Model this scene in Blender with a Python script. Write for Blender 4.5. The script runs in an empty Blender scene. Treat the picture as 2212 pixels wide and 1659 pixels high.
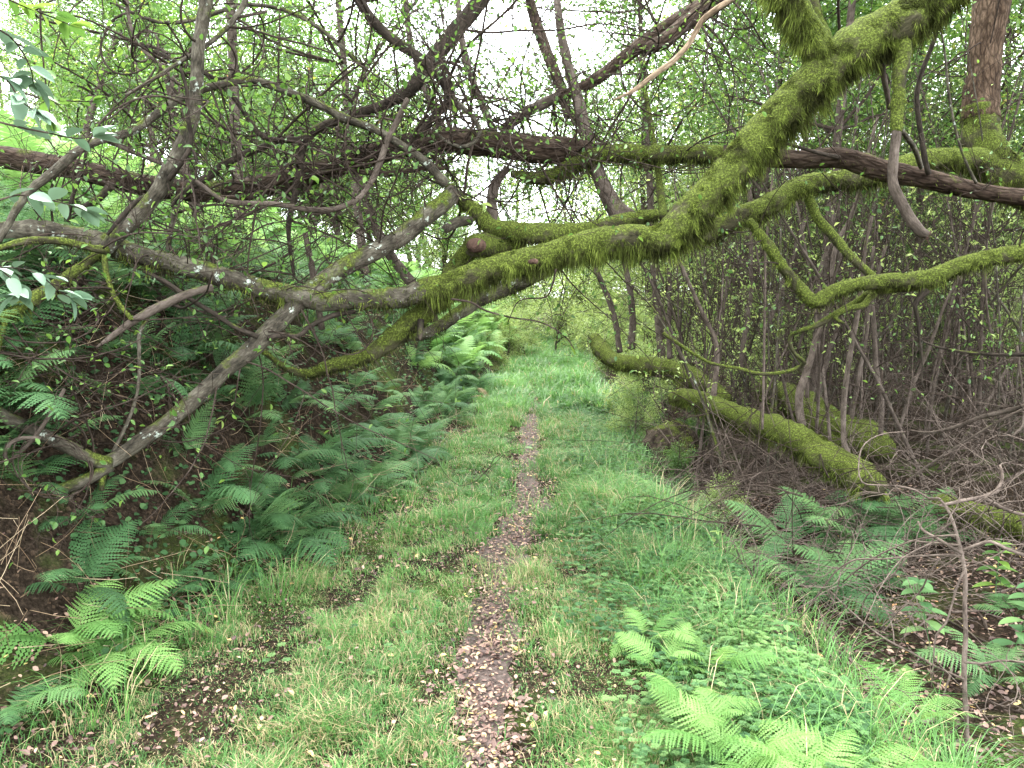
import bpy, math, random
import numpy as np
from mathutils import Vector
random.seed(7); rng = np.random.default_rng(7)
R = math.radians
scene = bpy.context.scene
COL = scene.collection

# ------------------------------------------------------------------ camera, sky, sun, exposure
HFOV = 67.0; CAMZ = 1.6; PITCH = 6.5
cd = bpy.data.cameras.new('camera'); cam = bpy.data.objects.new('camera', cd); COL.objects.link(cam)
cam.location = (0, 0, CAMZ); cam.rotation_euler = (R(90 - PITCH), 0, 0)
cd.sensor_fit = 'HORIZONTAL'; cd.angle = R(HFOV); cd.clip_start = 0.05; cd.clip_end = 2000
scene.camera = cam
world = bpy.data.worlds.new('World'); scene.world = world; world.use_nodes = True
wn = world.node_tree; wn.nodes.clear()
wo = wn.nodes.new('ShaderNodeOutputWorld'); bg = wn.nodes.new('ShaderNodeBackground')
sky = wn.nodes.new('ShaderNodeTexSky'); sky.sky_type = 'NISHITA'; sky.sun_disc = False
sky.sun_elevation = R(62); sky.sun_rotation = R(20)
mx = wn.nodes.new('ShaderNodeMix'); mx.data_type = 'RGBA'; mx.inputs[0].default_value = 0.88
mx.inputs[7].default_value = (9.2, 9.6, 10.0, 1)          # an even overcast layer over the blue
wn.links.new(sky.outputs[0], mx.inputs[6]); wn.links.new(mx.outputs[2], bg.inputs[0])
bg.inputs[1].default_value = 0.15; wn.links.new(bg.outputs[0], wo.inputs[0])
sd = bpy.data.lights.new('sun', 'SUN'); sd.energy = 1.5; sd.angle = R(25); sd.color = (1, .97, .9)
so = bpy.data.objects.new('sun', sd); COL.objects.link(so)
so.rotation_euler = (R(28), 0, R(-160))
scene.view_settings.view_transform = 'Standard'; scene.view_settings.look = 'None'
scene.view_settings.gamma = 1; scene.view_settings.use_curve_mapping = False
scene.view_settings.exposure = 3.2
scene.render.engine = 'CYCLES'
scene.cycles.max_bounces = 4; scene.cycles.diffuse_bounces = 2; scene.cycles.transmission_bounces = 2; scene.cycles.glossy_bounces = 2

# ------------------------------------------------------------------ pixels to places
F = 1106 / math.tan(R(HFOV / 2))          # picture read at 2212 x 1659
cp, sp = math.cos(R(PITCH)), math.sin(R(PITCH))
def ray(px, py):
    u = (px - 1106) / F; v = (829.5 - py) / F
    return np.array([u, cp + v * sp, -sp + v * cp])
def at(px, py, Y):
    d = ray(px, py); return np.array([0, 0, CAMZ]) + d * (Y / d[1])
TO = {1: (0, 0), 2: (708, 0), 3: (1416, 0), 4: (0, 531), 5: (708, 531), 6: (1416, 531),
      7: (0, 1062), 8: (708, 1062), 9: (1416, 1062)}
def tz(t, zx, zy): return TO[t][0] + .36 * zx, TO[t][1] + .36 * zy

# ------------------------------------------------------------------ noise, terrain
def _h(i, j, k):
    n = (i * 374761393 + j * 668265263 + k * 2147483647 + 1013) & 0x7fffffff
    n = ((n ^ (n >> 13)) * 1274126177) & 0x7fffffff
    return ((n ^ (n >> 16)) & 0xffff) / 65535.0
def vnoise(P, s=1.0):
    P = np.asarray(P, float) * s + 1000.0
    I = np.floor(P).astype(np.int64); f = P - I; f = f * f * (3 - 2 * f)
    r = 0
    for a in (0, 1):
        for b in (0, 1):
            for c in (0, 1):
                w = (f[..., 0] if a else 1 - f[..., 0]) * (f[..., 1] if b else 1 - f[..., 1]) * (f[..., 2] if c else 1 - f[..., 2])
                r = r + w * _h(I[..., 0] + a, I[..., 1] + b, I[..., 2] + c)
    return r * 2 - 1
def n2(x, y, s, o=0.0): return vnoise(np.stack([x, y, np.zeros_like(x) + o], -1), s)
def sst(t): t = np.clip(t, 0, 1); return t * t * (3 - 2 * t)

def g0(px, py):
    d = ray(px, py); t = -CAMZ / d[2]; return d[0] * t, d[1] * t
PATH = [(1050, 1780, 150), (1050, 1659, 140), (1045, 1550, 125), (1052, 1450, 105), (1060, 1350, 95), (1082, 1250, 100),
        (1088, 1195, 100), (1120, 1150, 80), (1146, 1085, 95), (1140, 1010, 50), (1144, 960, 50), (1148, 905, 46), (1158, 872, 32)]
pp = [(*g0(a, b), w / F) for a, b, w in PATH]
PY = np.array([p[1] for p in pp]); PX = np.array([p[0] for p in pp]); PW = np.array([p[2] for p in pp]) * PY
_far = [(14, .35), (17, .75), (21, 1.2), (26, 1.5), (32, 1.2)]
CY = np.concatenate([PY, [f[0] for f in _far]]); CX = np.concatenate([PX, [f[1] for f in _far]])
def cx(y): return np.interp(y, CY, CX)
def toeL(y): return np.interp(y, [-5, 2.5, 3.3, 5, 6.5, 10, 14, 22, 30], [-2.1, -2.0, -1.72, -1.22, -.9, -.65, -.5, .2, .3])
def toeR(y): return np.interp(y, [-5, 2.5, 4, 5, 6.3, 9, 14, 22, 30], [1.15, 1.2, 1.15, 1.05, 1.0, 1.25, 1.5, 2.0, 2.4])
def height(x, y):
    x = np.asarray(x, float); y = np.asarray(y, float)
    s = toeL(y) - x
    amp = np.interp(y, [2, 5, 12, 22, 40], [1.0, 1.35, 1.2, .8, .6])
    hl = amp * 1.15 * sst(s / 1.35) + .34 * np.maximum(0, s - 1.0) ** 1.03
    hl = np.minimum(hl, 9 + 0 * s)
    r = x - toeR(y)
    hr = -.28 * sst(r / .7) * np.interp(y, [2, 7, 12], [1, 1, .3]) + .3 * sst((r - 1.2) / 2.5) + .06 * np.maximum(0, r - 8)
    hr = np.minimum(hr, 4)
    z = np.where(s > 0, hl, 0) + np.where(r > 0, hr, 0)
    z = z + .05 * n2(x, y, .9) + .022 * n2(x, y, 3.1, 5) + .16 * n2(x, y, 1.3, 9) * sst(s / 1.0) + .05 * n2(x, y, 4.3, 19) * sst(s / .6)
    z = z + .1 * n2(x, y, .9, 3) * sst(r / 1.0)
    d = np.abs(x - cx(y)); w = np.interp(y, PY, PW)
    z = z - .035 * np.exp(-(d / (w * .6 + .05)) ** 2)
    
    return z
def hz(x, y): return float(height(np.array([x]), np.array([y]))[0])
def gat(px, py, lim=60):
    d = ray(px, py); ts = np.concatenate([np.linspace(1.2, 14, 500), np.linspace(14, lim, 400)])
    P = np.array([0, 0, CAMZ]) + ts[:, None] * d
    b = np.nonzero(P[:, 2] < height(P[:, 0], P[:, 1]))[0]
    p = P[b[0]] if len(b) else P[-1]
    return np.array([p[0], p[1], hz(p[0], p[1])])

# ------------------------------------------------------------------ meshes
class Geo:
    def __init__(s): s.V = []; s.T = []; s.c = []; s.b = []; s.n = 0
    def add(s, V, T, tint=0.5, bc=None):
        V = np.asarray(V, np.float32).reshape(-1, 3); T = np.asarray(T, np.int64).reshape(-1, 3)
        s.V.append(V); s.T.append(T + s.n)
        s.c.append(np.broadcast_to(np.asarray(tint, np.float32), (len(V),)))
        s.b.append(V if bc is None else np.asarray(bc, np.float32)); s.n += len(V)
    def mesh(s, name, mats, origin=(0, 0, 0), smooth=True):
        me = bpy.data.meshes.new(name)
        if not s.V: return me
        V = np.concatenate(s.V) - np.asarray(origin, np.float32); T = np.concatenate(s.T)
        me.vertices.add(len(V)); me.vertices.foreach_set('co', V.astype(np.float32).ravel())
        me.loops.add(len(T) * 3); me.loops.foreach_set('vertex_index', T.astype(np.int32).ravel())
        me.polygons.add(len(T)); me.polygons.foreach_set('loop_start', np.arange(0, len(T) * 3, 3, dtype=np.int32))
        me.polygons.foreach_set('use_smooth', np.full(len(T), smooth))
        a = me.attributes.new('tint', 'FLOAT', 'POINT'); a.data.foreach_set('value', np.concatenate(s.c).astype(np.float32))
        a = me.attributes.new('bc', 'FLOAT_VECTOR', 'POINT'); a.data.foreach_set('vector', np.concatenate(s.b).astype(np.float32).ravel())
        me.update(calc_edges=True); me.materials.append(mats); return me
def obj(name, geo, mat, parent=None, origin=None, kind=None, label=None, smooth=True):
    o0 = origin if origin is not None else (tuple(parent.location) if parent else (0, 0, 0))
    me = geo if isinstance(geo, bpy.types.Mesh) else geo.mesh(name, mat, o0, smooth)
    o = bpy.data.objects.new(name, me); COL.objects.link(o)
    if parent: o.parent = parent
    elif origin is not None: o.location = origin
    if kind: o['kind'] = kind
    if label: o['label'] = label
    return o
def thing(name, label, cat, loc, group=None):
    o = bpy.data.objects.new(name, None); COL.objects.link(o); o.location = loc; o.empty_display_size = .1
    return tag(o, label, cat, group)
def tag(o, label, cat, group=None, kind=None):
    o['label'] = label; o['category'] = cat
    if group: o['group'] = group
    if kind: o['kind'] = kind
    return o
def copy_tree(o, parent=None):
    c = o.copy(); COL.objects.link(c)
    if parent: c.parent = parent
    for ch in list(o.children): copy_tree(ch, c)
    return c

def resample(P, r, step):
    P = np.asarray(P, float); r = np.asarray(r, float)
    Q = np.vstack([2 * P[0] - P[1], P, 2 * P[-1] - P[-2]]); out = []; ro = []
    for i in range(len(P) - 1):
        p0, p1, p2, p3 = Q[i:i + 4]; n = max(1, int(np.ceil(np.linalg.norm(p2 - p1) / step)))
        t = np.linspace(0, 1, n, endpoint=False)[:, None]
        out.append(.5 * ((2 * p1) + (-p0 + p2) * t + (2 * p0 - 5 * p1 + 4 * p2 - p3) * t * t + (-p0 + 3 * p1 - 3 * p2 + p3) * t ** 3))
        ro.append(r[i] * (1 - t[:, 0]) + r[i + 1] * t[:, 0])
    out.append(P[-1:]); ro.append(r[-1:])
    return np.vstack(out), np.concatenate(ro)
def frames(P):
    T = np.gradient(P, axis=0); T /= np.linalg.norm(T, axis=1)[:, None] + 1e-9
    N = np.zeros_like(T); up = np.array([0, 0, 1.]) if abs(T[0, 2]) < .8 else np.array([0, 1., 0])
    n = up - T[0] * up.dot(T[0]); n /= np.linalg.norm(n)
    for i in range(len(P)):
        n = n - T[i] * n.dot(T[i]); n /= np.linalg.norm(n) + 1e-9; N[i] = n
    return T, N, np.cross(T, N)
OFF = [0.0]
def tube(geo, P, r, sides=6, lump=0.0, lumps=6.0, tint=0.5, step=None, cap=True, detail=0.0):
    if step: P, r = resample(P, r, step)
    P = np.asarray(P, float); r = np.asarray(r, float); n = len(P)
    T, N, B = frames(P); a = np.linspace(0, 2 * np.pi, sides, endpoint=False)
    D = np.cos(a)[None, :, None] * N[:, None] + np.sin(a)[None, :, None] * B[:, None]
    rr = np.repeat(r[:, None], sides, 1)
    if lump:
        Pn = P[:, None] + D * r[:, None, None]
        rr = rr * (1 + lump * vnoise(Pn, lumps) + lump * .5 * vnoise(Pn, lumps * 2.7))
    if detail: rr = rr + detail * vnoise(P[:, None] + D * r[:, None, None], 38)
    V = P[:, None] + D * rr[..., None]
    L = np.concatenate([[0], np.cumsum(np.linalg.norm(np.diff(P, axis=0), axis=1))]); OFF[0] += 3.17
    bc = np.stack([np.cos(a)[None] * r[:, None] + OFF[0], np.sin(a)[None] * r[:, None] + 0 * L[:, None], L[:, None] + 0 * a[None]], -1)
    i = np.arange(n - 1)[:, None] * sides; j = np.arange(sides)[None]; k = (j + 1) % sides
    A = i + j; Bq = i + k; C = i + sides + k; Dq = i + sides + j
    Tr = np.concatenate([np.stack([A, Bq, C], -1).reshape(-1, 3), np.stack([A, C, Dq], -1).reshape(-1, 3)])
    V = V.reshape(-1, 3); bc = bc.reshape(-1, 3)
    if cap:
        V = np.vstack([V, P[0] - T[0] * r[0] * .25, P[-1] + T[-1] * r[-1] * .25]); bc = np.vstack([bc, bc[0], bc[-1]])
        m = n * sides; j = np.arange(sides); k = (j + 1) % sides
        Tr = np.vstack([Tr, np.stack([k, j, m + 0 * j], -1), np.stack([(n - 1) * sides + j, (n - 1) * sides + k, m + 1 + 0 * j], -1)])
    geo.add(V, Tr, tint, bc); return P, r, T, N, B

def unit(v): return v / (np.linalg.norm(v, axis=-1, keepdims=True) + 1e-9)
def leaves(geo, P, D, U, L, W, tint, fold=.25, hi=False, curl=.12):
    """P base (n,3), D direction, U upward hint; L, W arrays"""
    n = len(P)
    if n == 0: return
    D = unit(D); S = unit(np.cross(D, U)); Nn = np.cross(S, D)
    L = np.broadcast_to(L, (n,))[:, None]; W = np.broadcast_to(W, (n,))[:, None]; f = fold * W
    if hi:
        cols = [P]
        for u, wv in ((.14, .28), (.4, .5), (.72, .4)): cols.append(P + D * L * u - S * W * wv + Nn * (f * wv * 2 - L * curl * u * u))
        cols.append(P + D * L - Nn * L * curl)
        for u, wv in ((.72, .4), (.4, .5), (.14, .28)): cols.append(P + D * L * u + S * W * wv + Nn * (f * wv * 2 - L * curl * u * u))
        cols.append(P + D * L * .42 - Nn * L * curl * .2)
        V = np.stack(cols, 1); q = np.array([[8, 1, 0], [8, 2, 1], [8, 3, 2], [8, 4, 3], [8, 5, 4], [8, 6, 5], [8, 7, 6], [8, 0, 7]])
    else:
        V = np.stack([P, P + D * L * .45 - S * W * .5 + Nn * f, P + D * L - Nn * L * curl, P + D * L * .45 + S * W * .5 + Nn * f], 1)
        q = np.array([[0, 2, 1], [0, 3, 2]])
    k = V.shape[1]; T = (np.arange(n)[:, None, None] * k + q[None]).reshape(-1, 3)
    geo.add(V.reshape(-1, 3), T, np.repeat(np.broadcast_to(tint, (n,)), k))

# ------------------------------------------------------------------ materials
def newmat(name):
    m = bpy.data.materials.new(name); m.use_nodes = True; t = m.node_tree; t.nodes.clear(); return m, t
def ramp(t, stops, src):
    r = t.nodes.new('ShaderNodeValToRGB'); e = r.color_ramp.elements
    while len(e) < len(stops): e.new(.5)
    for i, (p, c) in enumerate(stops): e[i].position = p; e[i].color = (*c, 1)
    t.links.new(src, r.inputs[0]); return r.outputs[0]
def attr(t, name, out): a = t.nodes.new('ShaderNodeAttribute'); a.attribute_name = name; return a.outputs[out]
def noise(t, vec, scale, detail=3, rough=.6, stretch=None):
    if stretch:
        mp = t.nodes.new('ShaderNodeMapping'); mp.inputs['Scale'].default_value = stretch; t.links.new(vec, mp.inputs[0]); vec = mp.outputs[0]
    n = t.nodes.new('ShaderNodeTexNoise'); n.inputs['Scale'].default_value = scale; n.inputs['Detail'].default_value = detail
    n.inputs['Roughness'].default_value = rough; t.links.new(vec, n.inputs['Vector']); return n.outputs[0]
def math_(t, op, a, b=None):
    m = t.nodes.new('ShaderNodeMath'); m.operation = op
    for i, v in enumerate((a, b)):
        if v is None: continue
        if isinstance(v, (int, float)): m.inputs[i].default_value = v
        else: t.links.new(v, m.inputs[i])
    return m.outputs[0]
def mixc(t, fac, a, b):
    m = t.nodes.new('ShaderNodeMix'); m.data_type = 'RGBA'
    for s, v in ((0, fac), (6, a), (7, b)):
        if isinstance(v, (int, float)): m.inputs[s].default_value = v
        elif isinstance(v, tuple): m.inputs[s].default_value = (*v, 1)
        else: t.links.new(v, m.inputs[s])
    return m.outputs[2]
def out(t, sh): o = t.nodes.new('ShaderNodeOutputMaterial'); t.links.new(sh, o.inputs[0])
def principled(t, col, rough=.8, bump=None, bs=.5, bd=.01, spec=.3):
    p = t.nodes.new('ShaderNodeBsdfPrincipled')
    if isinstance(col, tuple): p.inputs['Base Color'].default_value = (*col, 1)
    else: t.links.new(col, p.inputs['Base Color'])
    if isinstance(rough, (int, float)): p.inputs['Roughness'].default_value = rough
    else: t.links.new(rough, p.inputs['Roughness'])
    p.inputs['Specular IOR Level'].default_value = spec
    if bump is not None:
        b = t.nodes.new('ShaderNodeBump'); b.inputs['Strength'].default_value = bs; b.inputs['Distance'].default_value = bd
        t.links.new(bump, b.inputs['Height']); t.links.new(b.outputs[0], p.inputs['Normal'])
    return p.outputs[0]
def leafmat(name, stops, tr=.35, rough=.5, spec=.35):
    m, t = newmat(name); c = ramp(t, stops, attr(t, 'tint', 2))
    g = t.nodes.new('ShaderNodeNewGeometry')
    pos = noise(t, g.outputs['Position'], 2.3, 2)
    hs = t.nodes.new('ShaderNodeHueSaturation'); t.links.new(c, hs.inputs['Color'])
    t.links.new(math_(t, 'ADD', math_(t, 'MULTIPLY', pos, .7), .65), hs.inputs['Value'])
    c = hs.outputs[0]
    p = principled(t, c, rough, spec=spec)
    tl = t.nodes.new('ShaderNodeBsdfTranslucent')
    h2 = t.nodes.new('ShaderNodeHueSaturation'); h2.inputs['Hue'].default_value = .485; h2.inputs['Saturation'].default_value = 1.0
    h2.inputs['Value'].default_value = 1.35; t.links.new(c, h2.inputs['Color']); t.links.new(h2.outputs[0], tl.inputs[0])
    mx = t.nodes.new('ShaderNodeMixShader'); mx.inputs[0].default_value = tr
    t.links.new(p, mx.inputs[1]); t.links.new(tl.outputs[0], mx.inputs[2]); out(t, mx.outputs[0]); return m
def barkmat(name, c1, c2, c3, moss=0.0, lichen=0.0, furrow=.25, scale=9, bd=.008):
    m, t = newmat(name); bc = attr(t, 'bc', 1); g = t.nodes.new('ShaderNodeNewGeometry')
    big = noise(t, bc, scale, 5, .65, (1, 1, furrow)); fine = noise(t, bc, scale * 9, 3, .6, (1, 1, .3))
    plate = t.nodes.new('ShaderNodeTexVoronoi'); plate.feature = 'DISTANCE_TO_EDGE'; plate.inputs['Scale'].default_value = scale * 2.6
    mp = t.nodes.new('ShaderNodeMapping'); mp.inputs['Scale'].default_value = (1, 1, .3); t.links.new(bc, mp.inputs[0]); t.links.new(mp.outputs[0], plate.inputs['Vector'])
    crack = math_(t, 'MINIMUM', math_(t, 'MULTIPLY', plate.outputs[0], 5), 1.0)
    c = ramp(t, [(.36, tuple(v * .7 for v in c1)), (.5, c2), (.63, c3)], math_(t, 'ADD', math_(t, 'MULTIPLY', big, .62), math_(t, 'MULTIPLY', fine, .38)))
    if furrow < .4: c = mixc(t, math_(t, 'SUBTRACT', 1.0, math_(t, 'ADD', math_(t, 'MULTIPLY', crack, .6), .4)), c, tuple(v * .35 for v in c1))
    bump = math_(t, 'ADD', math_(t, 'ADD', big, math_(t, 'MULTIPLY', fine, .3)), math_(t, 'MULTIPLY', crack, .35 if furrow < .4 else .05))
    if lichen:
        l = noise(t, bc, 14, 4, .7); f = math_(t, 'MULTIPLY', math_(t, 'SUBTRACT', l, 1 - lichen), 14)
        mm = t.nodes.new('ShaderNodeClamp'); t.links.new(f, mm.inputs[0]); c = mixc(t, mm.outputs[0], c, (.36, .4, .34))
    if moss:
        sx = t.nodes.new('ShaderNodeSeparateXYZ'); t.links.new(g.outputs['Normal'], sx.inputs[0])
        mn = noise(t, g.outputs['Position'], 5, 4, .65)
        f = math_(t, 'ADD', math_(t, 'MULTIPLY', sx.outputs[2], .35), math_(t, 'MULTIPLY', math_(t, 'SUBTRACT', mn, .5), 2.6))
        f = math_(t, 'MULTIPLY', math_(t, 'ADD', f, moss - .5), 3.5)
        mm = t.nodes.new('ShaderNodeClamp'); t.links.new(f, mm.inputs[0])
        mf = noise(t, g.outputs['Position'], 90, 3, .7)
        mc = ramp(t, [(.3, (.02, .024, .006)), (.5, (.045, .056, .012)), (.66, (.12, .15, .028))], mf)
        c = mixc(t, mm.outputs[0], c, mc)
        bump = math_(t, 'ADD', bump, math_(t, 'MULTIPLY', math_(t, 'MULTIPLY', mf, mm.outputs[0]), .8))
    out(t, principled(t, c, .9, bump, .9, bd, .05)); return m

M = {}
M['bark_brown'] = barkmat('bark_brown', (0.014, 0.009, 0.006), (0.044, 0.030, 0.022), (0.084, 0.062, 0.046), moss=.12, furrow=.22, scale=10, bd=.014)
M['bark_grey'] = barkmat('bark_grey', (0.018, 0.016, 0.012), (0.050, 0.043, 0.032), (0.113, 0.101, 0.077), moss=.33, lichen=.38, furrow=.8, scale=12, bd=.005)
M['bark_pink'] = barkmat('bark_pink', (0.030, 0.024, 0.018), (0.064, 0.050, 0.040), (0.106, 0.085, 0.071), moss=.05, furrow=.6, scale=14, bd=.003)
M['bark_dark'] = barkmat('bark_dark', (0.011, 0.008, 0.007), (0.026, 0.021, 0.016), (0.049, 0.038, 0.030), moss=.12, furrow=.6, scale=14, bd=.003)
M['bark_mossy'] = barkmat('bark_mossy', (0.015, 0.014, 0.008), (0.035, 0.032, 0.017), (0.070, 0.063, 0.038), moss=.78, furrow=.5, scale=12, bd=.01)
M['bark_stump'] = barkmat('bark_stump', (.015, .011, .008), (.035, .026, .018), (.07, .055, .04), moss=.22, furrow=.3, scale=8, bd=.02)
M['bark_trunk'] = barkmat('bark_trunk', (0.027, 0.017, 0.012), (0.070, 0.046, 0.030), (0.124, 0.086, 0.059), moss=.05, furrow=.3, scale=12, bd=.02)
M['twig'] = barkmat('twig', (0.014, 0.011, 0.008), (0.032, 0.023, 0.018), (0.060, 0.046, 0.036), furrow=.6, scale=20, bd=.001)
M['twig_pale'] = barkmat('twig_pale', (0.038, 0.029, 0.023), (0.086, 0.066, 0.054), (0.146, 0.116, 0.095), furrow=.6, scale=20, bd=.001)
M['bare_wood'] = barkmat('bare_wood', (0.140, 0.098, 0.063), (0.231, 0.168, 0.112), (0.308, 0.238, 0.168), furrow=.3, scale=12, bd=.002)
M['cut_wood'] = barkmat('cut_wood', (0.024, 0.015, 0.012), (0.060, 0.036, 0.027), (0.102, 0.066, 0.048), furrow=1, scale=8, bd=.003)
M['moss'] = leafmat('moss', [(0, (.012, .012, .004)), (.3, (.04, .046, .012)), (.55, (.095, .125, .022)), (.8, (.18, .225, .042)), (1, (.29, .34, .08))], .2, .85, .05)
M['grass'] = leafmat('grass', [(0, (.03, .088, .02)), (.45, (.075, .185, .042)), (.8, (.14, .28, .07)), (.88, (.17, .22, .07)), (.9, (.3, .24, .12)), (1, (.4, .33, .19))], .4, .5, .3)
M['herb'] = leafmat('herb', [(0, (.03, .08, .03)), (.5, (.07, .15, .055)), (1, (.16, .26, .09))], .35, .6, .15)
M['fern'] = leafmat('fern', [(0, (.025, .06, .022)), (.5, (.055, .125, .045)), (.85, (.11, .2, .07)), (.92, (.16, .2, .05)), (1, (.3, .2, .09))], .35, .65, .15)
M['fern_bright'] = leafmat('fern_bright', [(0, (.06, .15, .035)), (.5, (.12, .24, .06)), (1, (.2, .33, .10))], .4, .6, .15)
M['fern_dead'] = leafmat('fern_dead', [(0, (.08, .05, .03)), (1, (.22, .155, .09))], .3, .7, .1)
M['leaf'] = leafmat('leaf', [(0, (.03, .075, .014)), (.5, (.06, .135, .024)), (.9, (.12, .21, .035)), (.96, (.32, .32, .05)), (1, (.3, .15, .05))], .42, .45, .4)
M['leaf_bright'] = leafmat('leaf_bright', [(0, (.09, .15, .035)), (.5, (.18, .26, .065)), (1, (.32, .4, .13))], .48, .45, .4)
M['leaf_glaucous'] = leafmat('leaf_glaucous', [(0, (.07, .13, .075)), (1, (.14, .22, .14))], .15, .45, .4)
M['litter'] = leafmat('litter', [(0, (.03, .018, .014)), (.3, (.09, .05, .04)), (.6, (.2, .12, .092)), (.85, (.34, .23, .16)), (.93, (.48, .38, .13)), (1, (.42, .17, .08))], .15, .6, .4)
M['straw'] = leafmat('straw', [(0, (.09, .055, .03)), (.6, (.26, .18, .11)), (1, (.42, .33, .22))], .15, .7, .2)

def ground_mat():
    m, t = newmat('ground_soil'); g = t.nodes.new('ShaderNodeNewGeometry'); p = g.outputs['Position']
    a = noise(t, p, 45, 5, .7); b = noise(t, p, 1.7, 3, .6); v = t.nodes.new('ShaderNodeTexVoronoi'); v.inputs['Scale'].default_value = 60
    t.links.new(p, v.inputs['Vector'])
    c = ramp(t, [(.3, (.008, .006, .004)), (.48, (.018, .013, .009)), (.62, (.036, .026, .018)), (.75, (.07, .05, .034))], a)
    sxv = t.nodes.new('ShaderNodeSeparateColor'); t.links.new(v.outputs['Color'], sxv.inputs[0])
    c = mixc(t, math_(t, 'MULTIPLY', math_(t, 'GREATER_THAN', sxv.outputs[0], .88), .4), c, ramp(t, [(0, (.05, .032, .022)), (1, (.12, .08, .052))], sxv.outputs[1]))
    mossy = ramp(t, [(.35, (.02, .035, .008)), (.65, (.07, .11, .02))], noise(t, p, 70, 3, .7))
    f = t.nodes.new('ShaderNodeClamp'); t.links.new(math_(t, 'MULTIPLY', math_(t, 'SUBTRACT', b, .5), 5), f.inputs[0])
    c = mixc(t, math_(t, 'MULTIPLY', f.outputs[0], .8), c, mossy)
    out(t, principled(t, c, .95, math_(t, 'ADD', a, math_(t, 'MULTIPLY', v.outputs[0], .6)), 1, .02, .02)); return m
M['ground'] = ground_mat()
def path_mat():
    m, t = newmat('path_earth'); g = t.nodes.new('ShaderNodeNewGeometry'); p = g.outputs['Position']
    a = noise(t, p, 30, 6, .75)
    c = ramp(t, [(.3, (.035, .025, .022)), (.5, (.075, .056, .048)), (.7, (.13, .10, .085))], a)
    out(t, principled(t, c, .8, a, .9, .02, .1)); return m
M['path'] = path_mat()

# ------------------------------------------------------------------ ground, path
def axis(a, b, fine, lo, hi):
    x = list(np.arange(a, b, fine)); s = fine; v = x[-1]
    while v < hi: s *= 1.18; v += s; x.append(v)
    s = fine; v = x[0]
    while v > lo: s *= 1.18; v -= s; x.insert(0, v)
    return np.array(x)
xs = axis(-5, 5, .06, -160, 160); ys = axis(1.5, 13, .07, -60, 320)
X, Y = np.meshgrid(xs, ys); Z = height(X, Y)
g = Geo(); nx = len(xs); ny = len(ys)
i = (np.arange(ny - 1)[:, None] * nx + np.arange(nx - 1)[None]).ravel()
g.add(np.stack([X, Y, Z], -1).reshape(-1, 3), np.vstack([np.stack([i, i + 1, i + nx + 1], -1), np.stack([i, i + nx + 1, i + nx], -1)]))
o = obj('ground', g, M['ground']); o['kind'] = 'structure'
py = np.arange(1.2, PY[-1] + .3, .04); k = np.linspace(-1, 1, 11)
W = np.interp(py, PY, PW) * .55
Xp = cx(py)[:, None] + k[None] * (W * (1 + .35 * n2(py, py * 0, 2.2)))[:, None] + .03 * n2(py, py * 0 + 4, 5)[:, None]
Yp = np.repeat(py[:, None], 11, 1); Zp = height(Xp, Yp) + .012 * (1 - k[None] ** 2) - .004 * (np.abs(k[None]) > .99) * 3 + .008 * n2(Xp, Yp, 12)
g = Geo(); i = (np.arange(len(py) - 1)[:, None] * 11 + np.arange(10)[None]).ravel()
g.add(np.stack([Xp, Yp, Zp], -1).reshape(-1, 3), np.vstack([np.stack([i, i + 1, i + 12], -1), np.stack([i, i + 12, i + 11], -1)]))
o = obj('path', g, M['path']); o['kind'] = 'structure'

# ------------------------------------------------------------------ limbs traced from the photograph
def trace(pts, Y0, Y1):
    n = len(pts); P = []; r = []
    for i, p in enumerate(pts):
        Yv = p[4] if len(p) > 4 else Y0 + (Y1 - Y0) * i / (n - 1)
        px, pyy = tz(p[0], p[1], p[2]); P.append(at(px, pyy, Yv)); r.append(max(.0015, p[3] * .36 / 2 / F * Yv))
    return np.array(P), np.array(r)
def Tn(t, *pts): return [(t, *p) for p in pts]

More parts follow.
